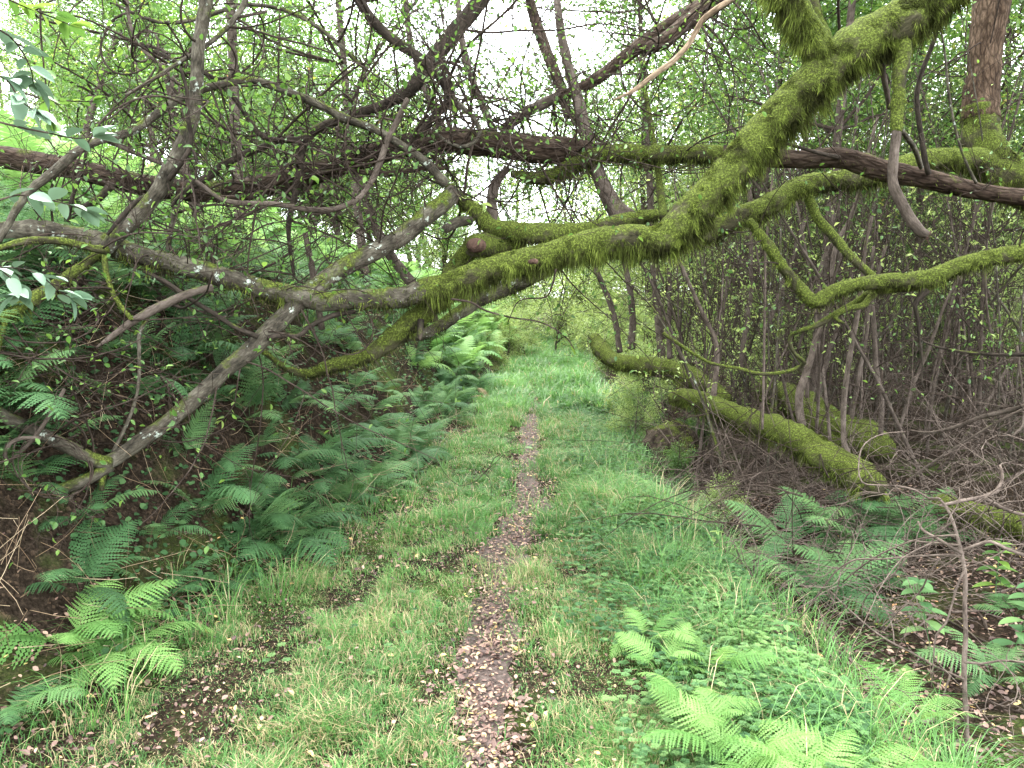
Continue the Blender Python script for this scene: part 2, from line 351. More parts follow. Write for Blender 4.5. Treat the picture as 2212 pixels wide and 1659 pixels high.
def mossfur(geo, tb, dens, lo=.004, hi=.013, hang=.05, topbias=0.0, part=None):
    P, r, T, N, B = tb
    seg = np.linalg.norm(np.diff(P, axis=0), axis=1); area = 2 * np.pi * r[:-1] * seg
    n = int(area.sum() * dens)
    idx = rng.choice(len(area), n, p=area / area.sum()); f = rng.random(n)[:, None]; a = rng.random(n) * 2 * np.pi
    D = np.cos(a)[:, None] * N[idx] + np.sin(a)[:, None] * B[idx]
    C = P[idx] * (1 - f) + P[idx + 1] * f; rr = (r[idx] * (1 - f[:, 0]) + r[idx + 1] * f[:, 0])
    Q = C + D * (rr * .96)[:, None]
    msk = vnoise(Q, 5.0) * .6 + vnoise(Q, 14) * .35 + D[:, 2] * .3 + topbias
    keep = msk > rng.random(n) * .5 - .55 if part is None else msk > part
    Q = Q[keep]; D = D[keep]; rr = rr[keep]; m = len(Q)
    down = np.array([0, 0, -1.])
    side = np.clip(1 - D[:, 2], 0, 2)
    L = (lo + (hi - lo) * rng.random(m) ** 1.5) * (1 + .6 * vnoise(Q, 9))
    L = L + hang * (rng.random(m) ** 3) * np.clip(.35 - D[:, 2], 0, 1) * np.clip(rr / .06, .3, 1.2)
    cj = np.stack([vnoise(Q + 7 * a, 26) for a in (1, 2, 3)], -1) * 1.1
    L = L * (.55 + 1.1 * np.clip(.5 + vnoise(Q, 17), 0, 1.2))
    dr = unit(D * .75 + down * (side * .8)[:, None] + cj + rng.normal(0, .3, (m, 3)))
    S = unit(np.cross(dr, D + rng.normal(0, .5, (m, 3)))); w = (.0015 + .002 * rng.random(m))[:, None]
    V = np.stack([Q - S * w, Q + S * w, Q + dr * L[:, None] * .6 + down * .15 * L[:, None] + S * w * .3, Q + dr * L[:, None] + down * (L * .4)[:, None]], 1)
    T3 = (np.arange(m)[:, None, None] * 4 + np.array([[0, 1, 2], [0, 2, 3]])[None]).reshape(-1, 3)
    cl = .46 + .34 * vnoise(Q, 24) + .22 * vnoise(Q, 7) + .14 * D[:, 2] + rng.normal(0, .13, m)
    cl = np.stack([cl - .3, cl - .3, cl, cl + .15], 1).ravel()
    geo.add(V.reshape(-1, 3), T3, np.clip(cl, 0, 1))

def wander(p, d, length, r0, curv=.5, up=0.0, seg=9, wig=.25, r1=None):
    d = unit(np.array(d, float)); p = np.array(p, float)
    ax = unit(rng.normal(0, 1, 3)); P = [p]; st = length / seg; k = curv * rng.normal(0, 1)
    for i in range(seg):
        d = d + np.cross(ax, d) * k / seg * 2 + rng.normal(0, wig, 3) / math.sqrt(seg); d[2] += up / seg; d = unit(d)
        p = p + d * st; P.append(p)
    rr = np.linspace(r0, r1 if r1 is not None else r0 * .35, seg + 1)
    return np.array(P), rr

def spray(th, bases, n, length=(.5, 1.4), rad=(.004, .010), up=.1, curv=1.2, fine=4, nleaf=4, leafsize=(.022, .042),
          tw='twig', lm='leaf', tr=(0.1, 1), back=0.0, out_dir=None, hi=True, tint=(.1, .9)):
    """branches, fine twigs and leaves growing from traced limbs"""
    gt = Geo(); lp = []; ld = []
    for b in range(n):
        P, r = bases[rng.integers(len(bases))]
        L = len(P); i = int(L * (tr[0] + (tr[1] - tr[0]) * rng.random())); i = min(max(i, 1), L - 1)
        t = unit(P[i] - P[i - 1]); d = unit(np.cross(t, unit(rng.normal(0, 1, 3)))) + t * rng.normal(0, .5)
        d[1] += back
        if out_dir is not None: d = d + np.array(out_dir)
        ln = rng.uniform(*length); r0 = min(rng.uniform(*rad), r[i] * .8)
        Q, rr = wander(P[i], d, ln, r0, curv, up, 11)
        gb = Geo(); tube(gb, Q, rr, 6 if r0 > .008 else 5, step=.07)
        obj('branch', gb, M[tw], th)
        for f in range(fine):
            j = rng.integers(3, 12); dd = unit(Q[j] - Q[j - 1]) + rng.normal(0, .7, 3)
            q, qr = wander(Q[j], dd, ln * rng.uniform(.25, .6), max(rr[j] * .6, .0016), curv * 1.2, up, 8, .35, .0012)
            tube(gt, q, qr, 4, cap=False)
            for u in range(nleaf):
                jj = rng.integers(2, 9); lp.append(q[jj]); ld.append(unit(q[jj] - q[jj - 1]) + rng.normal(0, .7, 3))
            for s_ in range(2):
                jj = rng.integers(2, 8); q2, r2 = wander(q[jj], unit(q[jj] - q[jj - 1]) + rng.normal(0, .8, 3), ln * rng.uniform(.1, .25), .0016, 1, up, 5, .3, .001)
                tube(gt, q2, r2, 3, cap=False)
                if nleaf: lp.append(q2[-1]); ld.append(unit(q2[-1] - q2[-2]))
    if gt.V: obj('twigs', gt, M[tw], th, kind='stuff')
    if lp:
        gl = Geo(); lp = np.array(lp); ld = np.array(ld); m = len(lp); ld[:, 2] -= .1
        s = rng.uniform(*leafsize, m)
        leaves(gl, lp, ld, np.array([0, 0, 1.]) + rng.normal(0, .5, (m, 3)), s, s * .55, rng.uniform(*tint, m), hi=hi)
        obj('leaves', gl, M[lm], th, kind='stuff')

def limbs(name, label, cat, specs, group=None):
    """specs: (part name, material, traced points, Y0, Y1, moss density or 0)"""
    th = None; res = []
    fur = Geo()
    for (pn, mat, pts, y0, y1, moss) in specs:
        P, r = trace(pts, y0, y1)
        if moss > 5000: r = r * .9
        if th is None: th = thing(name, label, cat, tuple(P[0]), group)
        rm = r.max(); sides = 22 if rm > .05 else 12 if rm > .02 else 7 if rm > .006 else 5
        step = .035 if rm > .05 else .05
        if rm < .05:
            Pj, rj = resample(P, r, .12); Pj = Pj + np.stack([vnoise(Pj + 9 * a, 3.2) for a in (1, 2, 3)], -1) * min(.03, rm * .9) * (.3 if 'stem' in pn else 1); P, r = Pj, rj
        gg = Geo(); tb = tube(gg, P, r, sides, lump=(.22 if name == 'mossy_log' else .17 if moss > 5000 else .1) if rm > .02 else .05, lumps=7 if rm > .05 else 12, step=step, detail=.009 if moss > 5000 else .003 if moss else .0025 if rm > .03 else 0)
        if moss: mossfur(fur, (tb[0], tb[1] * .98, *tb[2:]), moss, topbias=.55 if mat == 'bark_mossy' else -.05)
        obj(pn, gg, M[mat], th); res.append((tb[0], tb[1]))
    if fur.V: obj('moss', fur, M['moss'], th, kind='stuff')
    return th, res

MD = 60000
main, mb = limbs('mossy_tree_limb', 'thick mossy limb slanting from top right across the path to the left edge', 'tree limb', [
    ('limb', 'bark_mossy', Tn(3, (1800, -160, 310), (1640, 0, 300), (1460, 140, 290), (1250, 270, 270), (1050, 400, 270), (880, 560, 260), (700, 740, 240), (540, 920, 235), (400, 1080, 235), (250, 1250, 230), (120, 1380, 225), (0, 1450, 210)) +
     Tn(2, (1800, 1440, 195), (1600, 1455, 175), (1450, 1490, 170), (1250, 1545, 165), (1000, 1605, 160)) + Tn(5, (850, 190, 165), (700, 240, 165), (560, 280, 155)), 4.7, 4.7, MD),
    ('limb', 'bark_grey', Tn(5, (600, 270, 150), (480, 305, 145), (300, 318, 135), (100, 325, 128)) + Tn(4, (1967, 335, 122), (1800, 305, 128), (1600, 265, 128), (1400, 205, 128), (1250, 160, 125), (1050, 110, 125), (850, 60, 120), (700, 10, 128)) + Tn(1, (600, 1450, 125), (430, 1410, 120), (230, 1375, 118), (40, 1385, 108), (-160, 1400, 100)), 4.7, 4.1, 9000),
    ('fork', 'bark_mossy', Tn(3, (740, -160, 195), (790, -20, 190), (860, 110, 185), (930, 230, 185), (1010, 350, 190), (1060, 420, 160)), 4.6, 4.7, MD),
    ('fork', 'bark_mossy', Tn(3, (900, -160, 80), (940, 0, 80), (980, 120, 85), (1020, 260, 90), (1040, 360, 70)), 4.9, 4.75, 14000),
    ('lower_fork', 'bark_mossy', Tn(5, (700, 290, 150), (620, 350, 150), (520, 440, 140), (400, 540, 128), (280, 635, 112), (150, 690, 105), (0, 725, 92)) + Tn(4, (1850, 765, 75), (1720, 730, 50), (1620, 665, 35), (1530, 590, 28)), 4.75, 4.9, 9000),
    ('snag', 'bark_pink', Tn(4, (1270, 245, 45), (1160, 265, 46), (1050, 310, 50), (880, 395, 52), (750, 470, 46), (640, 545, 36), (550, 612, 10)), 4.25, 3.9, 0),
    ('hanging_branch', 'bark_mossy', Tn(3, (1480, 250, 100), (1465, 380, 88), (1458, 500, 86), (1455, 640, 80), (1452, 780, 66)), 4.65, 4.5, 8000),
    ('hanging_branch', 'bark_pink', Tn(3, (1452, 770, 58), (1445, 880, 58), (1438, 1000, 54), (1442, 1100, 56), (1480, 1230, 60), (1520, 1330, 66), (1570, 1395, 62), (1610, 1412, 46)), 4.5, 4.45, 0),
    ('twig', 'bark_grey', Tn(3, (1480, 775, 30), (1540, 870, 30), (1575, 950, 30), (1595, 1000, 26)), 4.5, 4.9, 0),
    ('twig', 'bark_pink', Tn(3, (1350, 380, 32), (1362, 480, 34), (1385, 570, 30), (1402, 640, 26)), 4.7, 4.9, 0),
    ('stub', 'cut_wood', Tn(5, (1210, 100, 24), (1240, 96, 36), (1252, 96, 30)), 4.55, 4.5, 0),
    ('stub', 'bark_dark', Tn(5, (555, 440, 44), (553, 520, 36), (550, 560, 12)), 4.7, 4.6, 0),
])
log, lb = limbs('fallen_tree', 'long brown barked trunk lying level across the whole view behind the mossy limb', 'fallen tree', [
    ('trunk', 'bark_brown', Tn(1, (-160, 925, 130), (50, 950, 130), (300, 990, 128), (450, 1010, 120), (600, 1050, 120), (800, 1100, 125), (1000, 1130, 125), (1200, 1150, 125), (1400, 1140, 130), (1600, 1110, 132), (1800, 1060, 130), (2000, 1000, 130)) +
     Tn(2, (245, 930, 130), (450, 880, 130), (700, 840, 140), (900, 860, 148), (1100, 880, 150), (1300, 900, 150), (1450, 905, 145), (1600, 915, 120), (1700, 920, 105)), 5.4, 5.7, 0),
    ('trunk', 'bark_mossy', Tn(2, (1100, 1040, 40), (1250, 1070, 78), (1350, 1055, 90), (1450, 1010, 108), (1550, 955, 112), (1700, 920, 115), (1900, 925, 112), (2100, 925, 112)) + Tn(3, (300, 925, 112), (420, 935, 108)), 5.7, 5.5, 20000),
    ('trunk', 'bark_brown', Tn(3, (400, 930, 108), (650, 950, 104), (900, 955, 108), (1100, 948, 116), (1250, 980, 128), (1350, 1020, 122), (1500, 1050, 118), (1700, 1090, 110), (1900, 1140, 102), (2100, 1172, 100), (2400, 1200, 100)), 5.5, 5.1, 1500),
    ('branch', 'bark_brown', Tn(1, (1300, 1190, 50), (1500, 1180, 40), (1700, 1090, 30), (2000, 1045, 30), (2212, 1045, 30)) + Tn(2, (400, 1030, 36), (560, 1000, 30), (700, 1000, 20)), 5.3, 5.3, 0),
    ('branch', 'bark_dark', Tn(1, (680, 1110, 50), (620, 1180, 40), (520, 1240, 36), (400, 1330, 20)), 5.4, 5.3, 0),
    ('branch', 'bark_dark', Tn(3, (720, 845, 14), (900, 895, 20), (1030, 930, 24), (1100, 945, 26)), 5.2, 5.3, 0),
    ('branch', 'bark_dark', Tn(3, (1700, 90, 16), (1670, 220, 26), (1610, 420, 28), (1582, 600, 28), (1590, 800, 30), (1615, 960, 32), (1640, 1040, 30)), 5.0, 5.15, 0),
    ('branch', 'bark_grey', Tn(3, (1700, 120, 9), (1740, 350, 13), (1765, 600, 15), (1810, 830, 15), (1870, 990, 16), (1925, 1100, 18)), 5.0, 5.1, 0),
])
rt, rb = limbs('mossy_tree', 'tree with scaly brown trunk and mossy foot standing at the right edge', 'tree', [
    ('trunk', 'bark_trunk', Tn(3, (2030, -200, 195), (2020, 0, 190), (1995, 180, 178), (1975, 350, 174), (1965, 500, 182), (1955, 620, 190), (1950, 720, 205)), 6.6, 6.5, 0),
    ('trunk', 'bark_mossy', Tn(3, (1952, 640, 195), (1950, 760, 215), (1960, 860, 240), (2000, 960, 270), (2090, 1050, 280), (2250, 1130, 270), (2500, 1220, 260)), 6.5, 6.4, 16000),
    ('limb', 'bark_mossy', Tn(3, (2050, 1000, 200), (1900, 965, 160), (1750, 950, 135), (1600, 965, 130), (1430, 1010, 132), (1250, 1070, 130), (1050, 1085, 122), (880, 1110, 120), (740, 1190, 130), (600, 1265, 140), (450, 1320, 145), (330, 1390, 125), (260, 1440, 85), (265, 1475, 40)), 6.4, 5.6, 18000),
])
ml, mlb = limbs('mossy_branch', 'moss covered branch ending in a sawn stub just above the main limb', 'branch', [
    ('limb', 'bark_mossy', Tn(2, (1980, 1290, 70), (1850, 1310, 100), (1600, 1385, 130), (1400, 1405, 140), (1150, 1395, 130), (980, 1360, 110), (900, 1270, 95), (820, 1210, 85), (755, 1170, 75), (730, 1110, 60)), 5.2, 5.1, 20000),
    ('stub', 'bark_mossy', Tn(2, (1150, 1480, 150), (1020, 1480, 160), (930, 1470, 165), (880, 1465, 150)), 5.3, 4.95, 6000),
    ('cut_end', 'cut_wood', Tn(2, (900, 1478, 88), (885, 1480, 92), (876, 1480, 84)), 4.95, 4.86, 0),
    ('limb', 'bark_mossy', Tn(2, (880, 1470, 130), (800, 1560, 120), (740, 1640, 110)) + Tn(5, (730, 230, 80),), 5.2, 5.1, 9000),
    ('stub', 'bark_grey', Tn(2, (860, 1320, 56), (780, 1330, 62), (710, 1365, 60), (700, 1370, 50)), 5.1, 5.0, 0),
    ('upright_stem', 'bark_pink', Tn(2, (1780, 1320, 150), (1720, 1240, 110), (1660, 1130, 94), (1615, 1020, 88), (1570, 880, 80), (1540, 760, 74), (1500, 600, 68), (1450, 420, 60), (1400, 200, 50), (1370, -60, 45)), 5.4, 6.1, 0),
    ('upright_stem', 'bark_mossy', Tn(2, (2020, 1300, 60), (2010, 1230, 48), (1990, 1100, 44), (1965, 950, 40), (1930, 700, 34), (1900, 500, 26)), 5.4, 6.0, 0),
    ('upright_stem', 'bark_pink', Tn(2, (1000, 1350, 90), (985, 1250, 70), (990, 1150, 64), (1020, 1080, 56), (1080, 1010, 36)), 5.5, 5.7, 0),
])
bl, blb = limbs('leaning_limb', 'smooth dark limb sloping down behind the thick mossy limb above the path', 'branch', [
    ('limb', 'bark_grey', Tn(5, (1440, 40, 110), (1330, 120, 110), (1200, 195, 112), (1040, 265, 105), (900, 330, 96), (780, 410, 86), (660, 490, 80), (560, 535, 76), (470, 555, 64), (400, 575, 36)), 5.9, 5.4, 8000),
])
gl_, glb = limbs('forked_grey_branch', 'grey lichened branch leaning down to a Y shaped fork above the left ferns', 'branch', [
    ('limb', 'bark_grey', Tn(2, (760, 1150, 90), (690, 1220, 102), (600, 1290, 106), (450, 1415, 108), (300, 1500, 108), (100, 1600, 108)) + Tn(4, (1960, 195, 108), (1830, 300, 108), (1720, 410, 108), (1610, 515, 108), (1490, 640, 105), (1380, 725, 100), (1250, 845, 100), (1130, 950, 98), (1000, 1060, 95), (850, 1165, 95), (720, 1260, 92), (620, 1315, 90)), 5.0, 3.9, 0),
    ('limb', 'bark_grey', Tn(4, (640, 1310, 88), (540, 1290, 84), (430, 1240, 80), (300, 1165, 80), (150, 1075, 80), (0, 980, 78), (-160, 870, 78)), 3.9, 3.5, 0),
    ('limb', 'bark_grey', Tn(4, (640, 1320, 80), (570, 1370, 70), (450, 1430, 70), (300, 1490, 68), (150, 1545, 60), (0, 1590, 54), (-160, 1630, 50)), 3.9, 3.6, 0),
    ('stub', 'bark_mossy', Tn(4, (620, 1330, 50), (610, 1400, 40), (595, 1470, 26)), 3.88, 3.82, 6000),
    ('branch', 'bark_dark', Tn(4, (1600, 550, 30), (1700, 535, 34), (1790, 548, 30), (1900, 470, 30), (2000, 430, 34), (2130, 400, 30)), 4.35, 4.6, 0),
    ('branch', 'bark_dark', Tn(4, (1540, 540, 32), (1400, 480, 30), (1280, 400, 30), (1130, 310, 30), (1000, 220, 26), (850, 150, 22)), 4.3, 4.3, 0),
    ('branch', 'bark_grey', Tn(4, (540, 1390, 26), (430, 1490, 24), (370, 1600, 20)) + Tn(7, (330, 220, 18), (310, 350, 14), (270, 420, 8)), 3.85, 3.6, 0),
    ('branch', 'bark_pink', Tn(4, (60, 1300, 24), (180, 1190, 26), (250, 1100, 26), (330, 970, 26), (388, 860, 22)), 3.5, 3.6, 0),
    ('branch', 'bark_pink', Tn(4, (250, 1160, 20), (150, 1155, 26), (70, 1190, 28), (35, 1260, 26), (50, 1300, 20)), 3.5, 3.45, 0),
    ('branch', 'bark_grey', Tn(4, (660, 1260, 24), (760, 1060, 22), (820, 880, 20), (830, 700, 22), (830, 520, 24), (880, 430, 26)), 3.95, 4.1, 0),
])
gs, gsb = limbs('grey_stem', 'grey speckled stem growing upright from the left end of the mossy limb', 'branch', [
    ('stem', 'bark_grey', Tn(1, (1250, -200, 70), (1240, -20, 74), (1220, 120, 76), (1198, 260, 68), (1188, 400, 74), (1180, 560, 74), (1160, 700, 76), (1110, 830, 82), (1030, 980, 90), (980, 1100, 92), (900, 1220, 92), (800, 1330, 92), (690, 1430, 94), (640, 1500, 86)), 4.2, 4.2, 0),
    ('branch', 'bark_mossy', Tn(1, (640, 1500, 50), (560, 1485, 44), (420, 1450, 44), (280, 1440, 44), (150, 1445, 40), (0, 1485, 32), (-120, 1520, 26)), 4.1, 3.7, 3000),
    ('branch', 'bark_dark', Tn(1, (1090, 400, 16), (1125, 540, 22), (1128, 680, 26), (1150, 820, 27), (1130, 900, 28), (1060, 1010, 32), (1010, 1080, 30)), 4.1, 4.15, 0),
    ('branch', 'bark_dark', Tn(1, (880, 1190, 40), (800, 1240, 34), (720, 1330, 28), (650, 1410, 18)), 4.25, 4.1, 0),
    ('branch', 'bark_dark', Tn(1, (1160, 890, 16), (1185, 1000, 16), (1150, 1110, 18), (1060, 1200, 20), (1030, 1250, 14)), 4.1, 4.1, 0),
    ('branch', 'bark_mossy', Tn(4, (625, 60, 36), (620, 140, 34), (650, 260, 30), (720, 370, 28), (780, 440, 24)), 4.15, 4.0, 0),
    ('branch', 'bark_mossy', Tn(4, (620, 40, 70), (520, 110, 70), (400, 200, 75), (300, 280, 80), (180, 350, 80), (60, 430, 72), (-80, 490, 60)), 4.2, 3.7, 7000),
    ('branch', 'bark_mossy', Tn(4, (40, 450, 34), (10, 540, 28), (-10, 640, 22)), 3.75, 3.7, 2000),
])
ab, abb = limbs('arched_branch', 'slender grey brown branch arching from the left edge over to the centre junction', 'branch', [
    ('branch', 'bark_grey', Tn(1, (-20, 1450, 34), (60, 1340, 40), (190, 1130, 48), (330, 1030, 54), (480, 930, 50), (600, 850, 46), (750, 780, 48), (900, 690, 48), (1050, 610, 44), (1180, 555, 42), (1300, 515, 44), (1450, 470, 44), (1600, 490, 46), (1800, 560, 48), (1950, 625, 50), (2100, 710, 52)) + Tn(2, (240, 770, 46), (400, 860, 46), (540, 940, 50), (640, 1030, 58), (720, 1110, 60)), 4.0, 5.0, 0),
    ('branch', 'bark_grey', Tn(1, (760, 565, 18), (950, 460, 22), (1100, 370, 24), (1200, 310, 26), (1290, 240, 28), (1390, 140, 30), (1460, 40, 34), (1500, -60, 36)), 4.1, 4.4, 0),
    ('branch', 'bark_pink', Tn(1, (640, 850, 22), (800, 900, 28), (1000, 980, 26), (1200, 1100, 28), (1330, 1190, 30), (1500, 1230, 32), (1700, 1246, 34), (1900, 1248, 36), (2050, 1230, 34), (2150, 1190, 32)) + Tn(2, (240, 1140, 30), (290, 1060, 36), (325, 950, 42), (350, 860, 42), (420, 740, 36), (480, 600, 30)), 4.3, 4.9, 0),
])
db, dbb = limbs('dark_branch', 'dark forked branch running up from the left to the top centre against the white sky', 'branch', [
    ('branch', 'bark_dark', Tn(2, (1060, -200, 95), (980, -80, 92), (880, 50, 90), (780, 170, 90), (650, 330, 88), (560, 450, 82), (490, 540, 78), (380, 610, 62), (250, 660, 56), (100, 710, 52), (-60, 770, 52)) + Tn(1, (1850, 820, 55), (1790, 840, 42), (1680, 840, 36), (1580, 885, 42), (1400, 955, 44), (1250, 1060, 48), (1130, 1140, 48), (1040, 1230, 46)), 5.6, 5.0, 0),
    ('branch', 'bark_dark', Tn(1, (1830, 830, 52), (1805, 960, 54), (1790, 1080, 50), (1760, 1180, 44), (1740, 1320, 32), (1755, 1470, 24), (1775, 1650, 20)), 5.05, 5.0, 0),
    ('branch', 'bark_grey', Tn(1, (1040, 1240, 36), (1020, 1350, 32), (1000, 1500, 30)) + Tn(4, (985, 150, 28), (960, 330, 24)), 5.0, 5.0, 0),
    ('branch', 'bark_dark', Tn(2, (150, -120, 58), (200, 10, 58), (260, 110, 58), (340, 200, 58), (450, 280, 60), (560, 360, 58), (660, 460, 58), (725, 545, 60), (735, 600, 50), (640, 690, 44), (500, 830, 42), (400, 930, 36)), 5.1, 5.2, 0),
    ('branch', 'bark_grey', Tn(2, (735, 590, 36), (820, 650, 30), (880, 710, 28), (905, 780, 26), (860, 860, 26), (780, 885, 24), (690, 840, 20), (640, 770, 16)), 5.1, 4.9, 0),
    ('branch', 'bark_dark', Tn(1, (790, 265, 28), (950, 320, 28), (1100, 385, 26), (1250, 450, 26), (1390, 570, 30), (1490, 700, 34), (1560, 790, 36), (1640, 830, 34), (1700, 835, 30)), 4.8, 5.0, 0),
    ('branch', 'bark_grey', Tn(1, (650, 0, 14), (800, 80, 18), (920, 125, 22), (1080, 132, 22), (1200, 110, 24), (1350, 60, 25), (1500, 32, 22), (1700, 60, 22), (1880, 150, 24), (2020, 260, 26), (2200, 420, 26)), 4.8, 5.2, 0),
    ('branch', 'bark_pink', Tn(1, (760, -60, 20), (775, 120, 22), (840, 280, 22), (980, 410, 24), (1090, 520, 22), (1180, 600, 20)), 4.7, 4.7, 0),
])
tb_, tbb = limbs('slanting_branch', 'brown branch slanting from the fallen trunk up to the top edge right of centre', 'branch', [
    ('branch', 'bark_pink', Tn(2, (1040, 800, 58), (1120, 730, 56), (1250, 645, 60), (1400, 580, 56)), 5.8, 5.9, 0),
    ('branch', 'bark_brown', Tn(2, (1380, 590, 56), (1550, 510, 66), (1700, 410, 75), (1850, 290, 80), (2000, 190, 100), (2212, 80, 130)) + Tn(3, (430, -40, 120), (600, -160, 120)), 5.9, 6.0, 0),
    ('branch', 'bark_brown', Tn(3, (-60, 300, 70), (60, 240, 90), (180, 140, 90), (330, 40, 80)), 5.8, 5.9, 0),
])
ps, psb = limbs('bare_stick', 'pale orange barkless stick hanging slanted at the top right of centre', 'stick', [
    ('stick', 'bare_wood', Tn(3, (-250, 610, 10), (-130, 545, 26), (0, 440, 34), (100, 370, 34), (210, 260, 33), (270, 160, 33), (310, 115, 35), (400, 50, 34), (500, -20, 30), (600, -110, 26)), 4.6, 4.6, 0),
])

gg = Geo()
for k in range(7):
    e = at(*tz(3, 1604 + 4 * rng.normal(), 1410 + 14 * rng.normal()), 4.45); tube(gg, np.array([e, e + [.02, 0, -.004 + .008 * rng.normal()], e + [.045 + .02 * rng.random(), .01 * rng.normal(), .02 * rng.normal()]]), [.008, .005, .001], 4)
obj('splinters', gg, M['cut_wood'], main)
# twigs and leaves on the branches
spray(db, dbb, 110, (.6, 1.7), (.004, .011), up=0, curv=1.6, fine=5, nleaf=3, leafsize=(.024, .045), tw='twig')
spray(ab, abb, 46, (.5, 1.4), (.004, .008), up=0, curv=1.6, fine=4, nleaf=2, leafsize=(.03, .05), tw='twig')
spray(gs, gsb, 24, (.5, 1.2), (.004, .008), up=.1, curv=1.4, fine=4, nleaf=2, leafsize=(.024, .045), tw='twig')
spray(tb_, tbb, 60, (.7, 1.9), (.004, .011), up=0, curv=1.6, fine=5, nleaf=4, tw='twig')
spray(log, lb[:1], 60, (.5, 1.6), (.004, .010), up=.25, curv=1.8, fine=5, nleaf=1, tw='twig')
spray(log, lb[1:3], 14, (.5, 1.4), (.003, .007), up=.4, curv=1.2, fine=4, nleaf=2, tw='twig')
spray(gl_, glb[:2], 44, (.5, 1.4), (.003, .007), up=-.1, curv=1.6, fine=4, nleaf=1, tw='twig')
spray(main, mb[1:2], 20, (.4, 1.2), (.003, .007), up=-.25, curv=1.5, fine=4, nleaf=1, tw='twig')
spray(ml, mlb[:1] + mlb[5:7], 22, (.4, 1.2), (.003, .007), up=.1, curv=1.6, fine=4, nleaf=3, tw='twig')
spray(log, [(lb[0][0][len(lb[0][0]) // 2:], lb[0][1][len(lb[0][1]) // 2:])], 50, (.4, 1.3), (.003, .008), up=.3, curv=2.2, fine=4, nleaf=1, tw='twig')
spray(rt, rb[:1], 16, (.6, 1.4), (.004, .009), up=.1, curv=1.2, fine=4, nleaf=3, tw='twig', back=.8)

eb, ebb = limbs('mossy_elbow_branch', 'dark mossy branch with a sharp elbow reaching in from the right edge', 'branch', [
    ('branch', 'bark_mossy', Tn(6, (2500, 0, 105), (2300, 25, 108), (2100, 55, 108), (1920, 90, 108), (1790, 135, 100), (1660, 190, 108), (1500, 205, 96), (1350, 212, 88), (1200, 235, 88), (1090, 265, 88), (1000, 315, 98), (950, 335, 90), (900, 290, 80), (820, 195, 74), (740, 95, 66), (680, 0, 60)) + Tn(3, (600, 1370, 54), (560, 1320, 44)), 5.2, 5.5, 14000),
    ('branch', 'bark_mossy', Tn(3, (910, 1190, 60), (960, 1300, 58), (1050, 1390, 58), (1130, 1480, 58), (1210, 1570, 50), (1320, 1650, 46)), 6.0, 5.5, 2000),
    ('branch', 'bark_mossy', Tn(6, (1660, 240, 46), (1500, 240, 44), (1340, 265, 56), (1200, 360, 42), (1090, 430, 46), (980, 488, 36), (880, 512, 28), (820, 530, 24), (800, 570, 24), (830, 640, 24), (885, 705, 26), (830, 742, 26), (720, 772, 22), (600, 780, 22), (480, 750, 20), (330, 710, 20), (150, 620, 20), (40, 540, 20)), 5.4, 5.9, 900),
    ('branch', 'bark_mossy', Tn(6, (1330, 280, 44), (1250, 370, 40), (1150, 395, 34), (1080, 440, 30), (1130, 480, 16)), 5.4, 5.4, 900),
    ('branch', 'bark_dark', Tn(6, (1620, 250, 60), (1590, 300, 36), (1560, 345, 26), (1580, 430, 20), (1592, 560, 16), (1600, 700, 12), (1590, 850, 8)), 5.3, 5.3, 0),
])
spray(eb, ebb[:1], 12, (.4, 1.0), (.003, .006), up=-.1, curv=1.2, fine=3, nleaf=1, tw='twig')

# ------------------------------------------------------------------ mossy logs on the right
def logthing(label, specs): return limbs('mossy_log', label, 'log', specs)
logthing('tapering mossy log pointing at the grass, nearest of the fallen logs on the right', [
    ('log', 'bark_mossy', Tn(6, (110, 915, 88), (170, 905, 114), (260, 920, 118), (380, 975, 134), (500, 1030, 152), (620, 1070, 161), (740, 1100, 173), (860, 1160, 189), (980, 1235, 209), (1100, 1310, 217), (1230, 1390, 209), (1310, 1440, 172)), 8.0, 5.6, 16000)])
logthing('short thick mossy log lying behind the nearest log among the saplings', [
    ('log', 'bark_mossy', Tn(6, (650, 870, 159), (760, 900, 188), (880, 960, 217), (1000, 1040, 232), (1130, 1120, 246), (1260, 1170, 246), (1360, 1220, 203)), 8.6, 7.0, 12000)])
logthing('curved mossy log beside the grass with leaves round it, farthest of the fallen logs', [
    ('log', 'bark_mossy', Tn(5, (1600, 555, 75), (1640, 620, 112), (1700, 680, 106), (1800, 705, 105), (1950, 725, 115), (2100, 745, 125)) + Tn(6, (210, 790, 131), (320, 850, 125), (420, 930, 112)), 9.6, 7.9, 12000)])
logthing('brown rotten log with patches of moss lying low at the right behind the ferns', [
    ('log', 'bark_mossy', Tn(6, (1640, 1560, 60), (1720, 1560, 156)) + Tn(9, (1750, 90, 156), (1950, 150, 168), (2150, 200, 180), (2400, 260, 180)), 6.0, 5.0, 9000)])
logthing('thin mossy log half hidden by the bare twigs in the hollow at lower right', [
    ('log', 'bark_mossy', Tn(9, (1000, 800, 66), (1130, 820, 78), (1250, 840, 79), (1400, 830, 72), (1500, 880, 54), (1560, 950, 48), (1640, 1010, 45), (1800, 1020, 40)), 4.7, 4.2, 9000)])
th = thing('mossy_stump', 'low dark rotten stump covered in moss at the right edge of the grass', 'stump', tuple(at(1440, 960, 8.0)))
gg = Geo(); fur = Geo(); p0 = gat(1430, 1010); p0 = np.array([2.0 * p0[0] / p0[0] * (1440 - 1106) / F * 8.0 / 2.0, 8.0, 0]); p0[2] = hz(p0[0], 8.0) - .1
tb = tube(gg, np.array([p0, p0 + [.05, 0, .2], p0 + [.12, 0, .42], p0 + [.18, .05, .56]]), [.4, .36, .27, .1], 30, .5, 4, step=.04, detail=.03)
mossfur(fur, tb, 9000, topbias=-.1); obj('stump', gg, M['bark_stump'], th); obj('moss', fur, M['moss'], th, kind='stuff')

